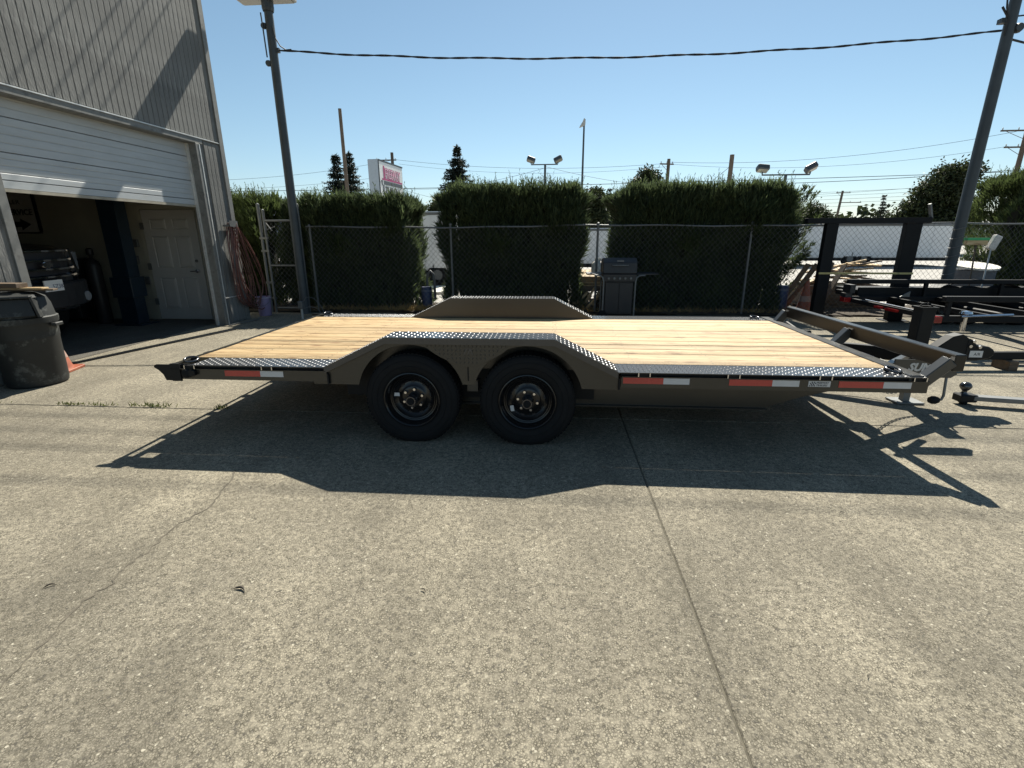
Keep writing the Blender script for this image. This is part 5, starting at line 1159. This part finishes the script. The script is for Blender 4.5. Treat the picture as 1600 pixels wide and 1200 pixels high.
# blue tarp-covered cart beyond the gate
ct = thing('garden_cart', 'small cart with blue and red bundle beyond the chain-link gate', 'cart', (-7.35, 13.1, 0))
mb = MB(); mb.box(-.5, .5, -.3, .3, .3, .36); mb.build('tray', M['pale'], ct, bevel=.01)
mb = MB(); mb.lathe([(.30, .361), (.27, .5), (.15, .66), (0, .7)], n=14); mb.build('blue_bundle', M['bluepost'], ct, smooth=50)
mb = MB(); mb.lathe([(.13, .68), (.14, .78), (.06, .86), (0, .87)], n=12); mb.build('red_bundle', M['taillight'], ct, smooth=50)
for (x, y) in ((-.35, -.28), (.35, -.28), (-.35, .28), (.35, .28)):
    mb = MB(); mb.lathe([(0, -.03), (.13, -.03), (.15, 0), (.13, .03), (0, .03)], (x, y, .15), 'y', 16); mb.build('wheel', M['rubber'], ct)

# far buildings
def shed(lab, x0, x1, y0, y1, h, roof, wallm, ridge=.8, wins=0):
    t = thing('warehouse', lab, 'building', ((x0+x1)/2, (y0+y1)/2, 0)); hx, hy = (x1-x0)/2, (y1-y0)/2
    mb = MB(); mb.box(-hx, hx, -hy, hy, 0, h); mb.build('wall', wallm, t)
    mb = MB(); mb.prism([(-hy-.3, h+.003), (hy+.3, h+.003), (hy+.3, h+.12), (0, h+ridge), (-hy-.3, h+.12)], 'yz', -hx-.3, hx+.3); mb.build('roof', roof, t)
    for k in range(wins):
        x = -hx+2*hx*(k+.5)/wins; mb = MB(); mb.box(x-.6, x+.6, -hy-.03, -hy-.002, h*.45, h*.75); w_ = mb.build('window', M['galv'], t)
        mb = MB(); mb.box(x-.52, x+.52, -hy-.04, -hy-.031, h*.48, h*.72); mb.build('pane', M['glass'], w_)
shed('low blue-roofed warehouse behind the chain-link gate', -34, -17, 40, 52, 3.0, M['roofblue'], M['roofblue'], .8, 4)
shed('dark-roofed warehouse behind the gap between the left two hedges', -15, -5, 44, 54, 3.2, M['signgrey'], M['roofblue'], .7, 3)
shed('dark warehouse behind the gap left of the barbecue grill', .5, 9, 48, 56, 3.6, M['signgrey'], M['signgrey'], .6, 3)
shed('long pale low building far behind the white box trailers', 22, 70, 85, 97, 3.0, M['lampgrey'], M['cream2'], .6, 8)

# roadside sign
sn = thing('roadside_sign', 'big white roadside sign with pink and dark lettering above the left hedge', 'sign', (-12.1, 35.0, 0), rad(85))
SL = 4.3; z0, z1 = 3.4, 6.5
mb = MB(); mb.box(0, SL, -.32, .42, z0, z1); cab_ = mb.build('cabinet', M['signside'], sn, bevel=.03)
mb = MB(); mb.box(.10, SL-.10, -.335, -.321, z0+.08, z1-.10); mb.build('face_panel', M['signwhite'], sn)
mb = MB()
mb.box(.0, SL, -.36, -.322, z1-.08, z1+.01); mb.box(0, .08, -.36, -.322, z0, z1-.081); mb.build('face_frame', M['pole'], sn)
mb = MB(); mb.box(.5, SL-.25, -.352, -.337, z1-1.24, z1-1.13); mb.box(.75, .95, -.3525, -.3375, z1-1.129, z1-.32); mb.build('red_stripe', M['magenta'], sn)
mb = MB(); mb.box(.75, SL-.25, -.3515, -.3365, z1-1.52, z1-1.28); mb.prism([(.25, z1-1.28), (.52, z1-1.28), (.52, z1-1.6), (.42, z1-1.6)], 'xz', -.3515, -.3365); mb.prism([(.55, z1-1.55), (.74, z1-1.55), (.74, z1-2.2), (.55, z1-2.0)], 'xz', -.3515, -.3365); mb.build('grey_stripe', M['signgrey'], sn)
text('lettering', 'FREEWAY', .86, face_minus_y(1.0, -.35, z1-1.07), M['magenta'], sn, extrude=.004, bold=.045, sx=.72)
text('lettering', 'FREEWAY', .86, face_minus_y(1.0, -.357, z1-1.07), M['pink'], sn, extrude=.004, bold=-.004, sx=.72)
text('lettering', 'TRAILER', .62, face_minus_y(.9, -.35, z1-2.08), M['signgrey'], sn, extrude=.004, bold=.02, sx=.95)
text('lettering', 'SALES', .62, face_minus_y(1.2, -.35, z1-2.70), M['signgrey'], sn, extrude=.004, bold=.02)
for x in (1.2, 3.7):
    mb = MB(); mb.cyl((x, 0, 0), (x, 0, z0), .14, n=12); mb.build('post', M['pole'], sn, smooth=40)

# poles and lights in the distance
def wood_pole(x, y, h, r, lab, arm=None, arm2=None, trans=False, stub=False, armdir=0.0, lean=0.0):
    t = thing('utility_pole', lab, 'utility pole', (x, y, 0), armdir)
    mb = MB(); mb.tube([(0, 0, 0), (lean*h, 0, h)], [r, r*.78], 10); mb.build('pole', M['polewood'], t, smooth=40)
    for a_ in (arm, arm2):
        if a_:
            z, l0, l1 = a_; xo = lean*z
            mb = MB(); mb.box(xo+l0, xo+l1, -.16, -.06, z-.06, z+.06); c_ = mb.build('crossarm', M['polewood'], t)
            n_ = 3
            for k in range(n_):
                xx = xo+l0+.12+(l1-l0-.24)*k/(n_-1); mb = MB(); mb.lathe([(.03, z+.06), (.05, z+.12), (.03, z+.18), (.05, z+.22), (0, z+.27)], (xx, -.11, 0), 'z', 8); mb.build('insulator', M['lampgrey'], c_)
            mb = MB(); mb.bar((xo+l0*.8, -.11, z-.05), (xo, -.11, z-.75), .03, .03); mb.build('brace', M['polewood'], t)
    if trans:
        mb = MB(); mb.lathe([(0, h-3.1), (.28, h-3.05), (.28, h-2.1), (.22, h-2.02), (0, h-2.0)], (-.45, -.1, 0), 'z', 16); mb.build('transformer', M['lampgrey'], t, smooth=40)
wood_pole(-10.05, 25, 7.25, .10, 'plain thin pole rising past the twin conifers above the left hedge')
wood_pole(-18.5, 60, 10.7, .22, 'utility pole with a crossarm right beside the roadside sign', (9.9, -1.9, .5))
wood_pole(11.4, 55, 8.9, .20, 'utility pole with a grey transformer above the wide hedge', (8.4, -1.0, .5), (6.3, -.4, .5), True, armdir=.3)
wood_pole(9.56, 30, 5.70, .15, 'stub pole with a guy wire above the wide hedge')
wood_pole(46.3, 90, 8.4, .22, 'distant leaning utility pole with crossarms above the steel frame', (8.1, -1.0, 1.2), (6.6, -.2, 3.2), lean=.06)
wood_pole(40.2, 50, 11.0, .22, 'utility pole with two crossarms at the far right', (10.0, -2.2, .6), (8.7, -1.6, .6))
mb = MB(); mb.bar((9.5, 30, 5.1), (7.0, 30, 3.0), .02, .02); setp(mb.build('guy_wire', M['cable']), 'taut guy wire slanting down from the stub pole', 'cable')
def twin_flood(x, y, h, l, r_, lab, tilt):
    t = thing('floodlight_pole', lab, 'floodlight', (x, y, 0), group='twin floodlight poles')
    mb = MB(); mb.tube([(0, 0, 0), (0, 0, h)], [.10, .08], 10); mb.build('pole', M['pole'], t, smooth=40)
    mb = MB(); mb.box(-l, r_, -.04, .04, h, h+.07); mb.build('crossarm', M['pole'], t)
    for (xx, tl) in ((-l, tilt[0]), (r_, tilt[1])):
        mb = MB(); mb.box(xx-.03, xx+.03, -.03, .03, h+.071, h+.2); mb.build('bracket', M['pole'], t)
        R = Matrix.Rotation(tl, 3, 'Y') @ Matrix.Rotation(rad(-25), 3, 'X'); c = Vector((xx+(.12 if tl > 0 else -.12)*0, 0, h+.38))
        mb = MB(); mb.obox(c, (.62, .42, .30), R); hd_ = mb.build('lamp_head', M['pole'], t, bevel=.05)
        mb = MB(); mb.obox(c+R @ Vector((0, 0, -.16)), (.52, .34, .02), R); mb.build('lamp_lens', M['lens'], hd_)
twin_flood(-.72, 40, 6.6, 1.05, .95, 'pole with two box floodlights above the middle hedge', (.35, -.45))
twin_flood(12.5, 30, 4.62, 1.25, 1.25, 'pole with two box floodlights above the right end of the wide hedge', (.1, -.5))
sl = thing('street_light', 'slender street light pole between the middle and wide hedges', 'street light', (2.32, 45, 0))
mb = MB(); mb.tube([(0, 0, 0), (0, 0, 10.2)], [.11, .07], 10); mb.build('pole', M['pole'], sl, smooth=40)
mb = MB(); mb.prism([(-.40, 10.0), (-.05, 10.12), (.10, 10.2), (.10, 10.6), (-.02, 10.7), (-.12, 10.45)], 'xz', -.14, .14); mb.build('lamp_head', M['lampgrey'], sl, bevel=.03)

# power lines
def line(p, q, s, r, lab='thin power line strung across the sky behind the hedges'):
    mb = MB(); mb.tube(sag(p, q, s, 30), r, 4, caps=False); setp(mb.build('power_line', M['cable']), lab, 'cable', 'power lines behind the hedges')
LN = [
 ((-45, 50, 5.9), (40, 50, 6.75), .25, .024, 'thick dark power line running just above the tops of all three hedges'),
 ((-45, 52, 7.3), (-18.5, 60, 9.9), .8, .014, 'upper thin line from the left edge to the pole beside the roadside sign'),
 ((-45, 52.5, 6.5), (-18.5, 60, 8.3), .6, .012, 'lower thin line from the left edge to the pole beside the roadside sign'),
 ((-18.5, 60, 10.0), (11.4, 55, 8.5), .7, .014, 'upper thin line from the sign-side pole to the transformer pole'),
 ((-17.8, 60, 9.5), (11.4, 55, 8.2), .8, .011, 'lower thin line from the sign-side pole to the transformer pole'),
 ((11.4, 55, 8.6), (40.2, 50, 10.1), .9, .014, 'upper line rising from the transformer pole to the far-right pole'),
 ((11.8, 55, 8.4), (39, 50, 8.8), .9, .012, 'lower line rising from the transformer pole to the far-right pole'),
 ((-18.3, 60, 6.9), (-.72, 40, 6.4), .6, .012, 'low line from the sign-side pole to the middle twin floodlight'),
 ((-18.3, 60, 7.0), (-8.0, 44, 4.2), .1, .012, 'steep line dropping from the sign-side pole into the left gap'),
 ((-.72, 40, 6.5), (11.4, 55, 6.4), .3, .013, 'low line from the middle twin floodlight to the transformer pole'),
 ((11.4, 55, 6.4), (40.2, 50, 6.9), .3, .024, 'thick low line from the transformer pole past the right floodlights'),
 ((40.2, 50, 8.6), (62, 46, 9.8), .2, .016, 'short line leaving the far-right pole to the right'),
 ((14, 60, 5.5), (40.2, 50, 6.2), .4, .012, 'thin line just below the thick one right of the wide hedge'),
 ((-45, 40, 4.6), (-18, 38, 3.8), .3, .024, 'low dark line above the sunlit shrub at the workshop corner')]
for q_ in LN: line(*q_)
for k, w_ in enumerate(('highest', 'second', 'middle', 'fourth', 'lowest')): line((28, 92, 7.9-.55*k), (82, 78, 9.3-.55*k), .3, .018, w_+' of five parallel lines on the distant leaning pole')

# trees
def conifer(x, y, h, r, lab, n=26, zb=.12):
    t = thing('conifer_tree', lab, 'tree', (x, y, 0))
    mb = MB(); mb.tube([(0, 0, 0), (0, 0, h*.97)], [h*.022, .02], 8); mb.build('trunk', M['bark'], t, smooth=50)
    V = []
    for k in range(n):
        f_ = zb+(1-zb)*k/n; z = h*f_; R_ = r*(1-f_)**.95*random.uniform(.8, 1.1)+.08; z += random.uniform(-.25, .25)*h/n; nb = 9 if f_ < .85 else 5
        for j in range(nb):
            a = 2*math.pi*j/nb+k*1.1+random.uniform(-.2, .2); L = R_*random.uniform(.5, 1.15); m_ = max(6, int(L*11))
            s_ = np.linspace(.12, 1, m_); px = np.cos(a)*L*s_; py = np.sin(a)*L*s_; pz = z-L*.34*s_+L*.26*s_**2
            P = np.repeat(np.c_[px, py, pz], 5, 0); D = np.tile([[math.cos(a), math.sin(a), -.12]], (len(P), 1))*.7+rng.normal(0, .55, (len(P), 3)); D[:, 2] -= .2
            ln = h*.036*np.repeat(1.25-.6*s_, 5)*rng.uniform(.6, 1.3, len(P)); V.append(blades(P, D, ln, ln*.26))
    quads_obj('crown', np.concatenate(V), M['conifer'], t)
conifer(-17.7, 45, 8.6, 3.5, 'right one of the twin spruce trees above the left hedge', 23, .25)
conifer(-19.3, 46, 8.7, 3.3, 'left one of the twin spruce trees above the left hedge', 22, .25)
conifer(-11.0, 60, 11.4, 5.6, 'tall tiered spruce above the gap between left and middle hedges', 26, .2)
conifer(35.6, 60, 5.8, 1.5, 'small dark conifer left of the big round tree', 18)
conifer(12.4, 30, 3.95, 1.1, 'dark conifer peeping over the right end of the wide hedge', 18, .05)
conifer(4.9, 47, 5.7, 1.4, 'dark conifer in the gap left of the barbecue grill', 16, .05)
def broadleaf(x, y, h, r, lab, blobs, leaf=.22, n=420, trunk=.3):
    t = thing('broadleaf_tree', lab, 'tree', (x, y, 0))
    mb = MB(); mb.tube([(0, 0, 0), (.05*r, 0, h*.35), (0, .0, h*.7)], [trunk, trunk*.7, trunk*.25], 8)
    for (bx, by, bz, br) in blobs: mb.tube([(0, 0, h*.3), (bx*.5*r, by*.5*r, (h*.3+bz*h)/2+.1), (bx*r*.9, by*r*.9, bz*h)], [trunk*.5, trunk*.3, .04], 6)
    mb.build('trunk', M['bark'], t, smooth=50)
    V = []
    for (bx, by, bz, br) in blobs:
        c = np.array([bx*r, by*r, bz*h]); ncl = int(n*br)
        d = rng.normal(size=(ncl, 3)); d /= np.linalg.norm(d, axis=1, keepdims=True); rr = br*r*rng.uniform(.45, 1.08, ncl)[:, None]
        q_ = c+d*rr*np.array([1, 1, .78]); k_ = 9
        P = np.repeat(q_, k_, 0)+rng.normal(0, leaf*.9, (ncl*k_, 3)); D = rng.normal(size=(ncl*k_, 3)); D[:, 2] -= .2
        V.append(blades(P, D, leaf*rng.uniform(.7, 1.3, ncl*k_), leaf*.55))
    quads_obj('crown', np.concatenate(V), M['broad'], t)
broadleaf(30.9, 45, 7.3, 2.7, 'big round leafy tree left of the right-hand steel pole', [(-.55, 0, .45, .5), (-.1, .1, .55, .6), (.3, 0, .68, .55), (.55, -.1, .85, .35), (.5, .1, .5, .55), (-.8, 0, .32, .4), (.1, 0, .82, .35), (-.35, -.1, .68, .38), (.85, 0, .38, .4), (0, -.2, .3, .6), (-1.1, 0, .25, .3)], .26, 520)
broadleaf(9.3, 55, 8.1, 2.0, 'airy leafy tree peeping over the wide hedge', [(-.3, 0, .8, .45), (.3, 0, .86, .42), (0, 0, .68, .55), (-.6, 0, .62, .4), (.6, 0, .66, .4), (0, .1, .92, .3)], .28, 330)
broadleaf(3.6, 45, 5.9, 1.1, 'dark round tree in the gap between middle and wide hedges', [(-.2, 0, .8, .6), (.3, 0, .72, .6), (0, 0, .5, .8), (-.4, 0, .6, .6)], .24, 380)
broadleaf(44, 49, 8.3, 4.0, 'broad dark tree behind the bright green hedge', [(-.4, 0, .6, .5), (.2, 0, .7, .55), (.6, 0, .55, .5), (-.2, .1, .4, .7)], .3, 500)
broadleaf(37, 80, 6.6, 3.2, 'low distant leafy tree right of the small conifer', [(-.5, 0, .6, .5), (.3, 0, .7, .5), (.8, 0, .55, .45), (0, 0, .4, .7)], .34, 420)
broadleaf(-6.8, 30, 3.7, .8, 'small dark shrub-like tree right of the roadside sign', [(0, 0, .82, .5), (-.3, 0, .65, .6), (.4, 0, .6, .6), (0, 0, .45, .8)], .16, 380, .1)
# far tree line, one mass
V = []
for k in range(260):
    x = rng.uniform(-260, 330); yy = rng.uniform(130, 190); h = rng.uniform(5, 9.5)*(1 if x < 20 or x > 140 else .95); r = rng.uniform(2.5, 5); n_ = 110
    d = rng.normal(size=(n_, 3)); d /= np.linalg.norm(d, axis=1, keepdims=True); P = np.array([x, yy, h*.5])+d*np.array([r, r, h*.5])*rng.uniform(.4, 1.05, (n_, 1)); V.append(blades(P, rng.normal(size=(n_, 3)), 1.5, 1.0))
setp(quads_obj('treeline', np.concatenate(V), M['broad'], kind='stuff'), 'distant dark tree line along the horizon', 'trees')
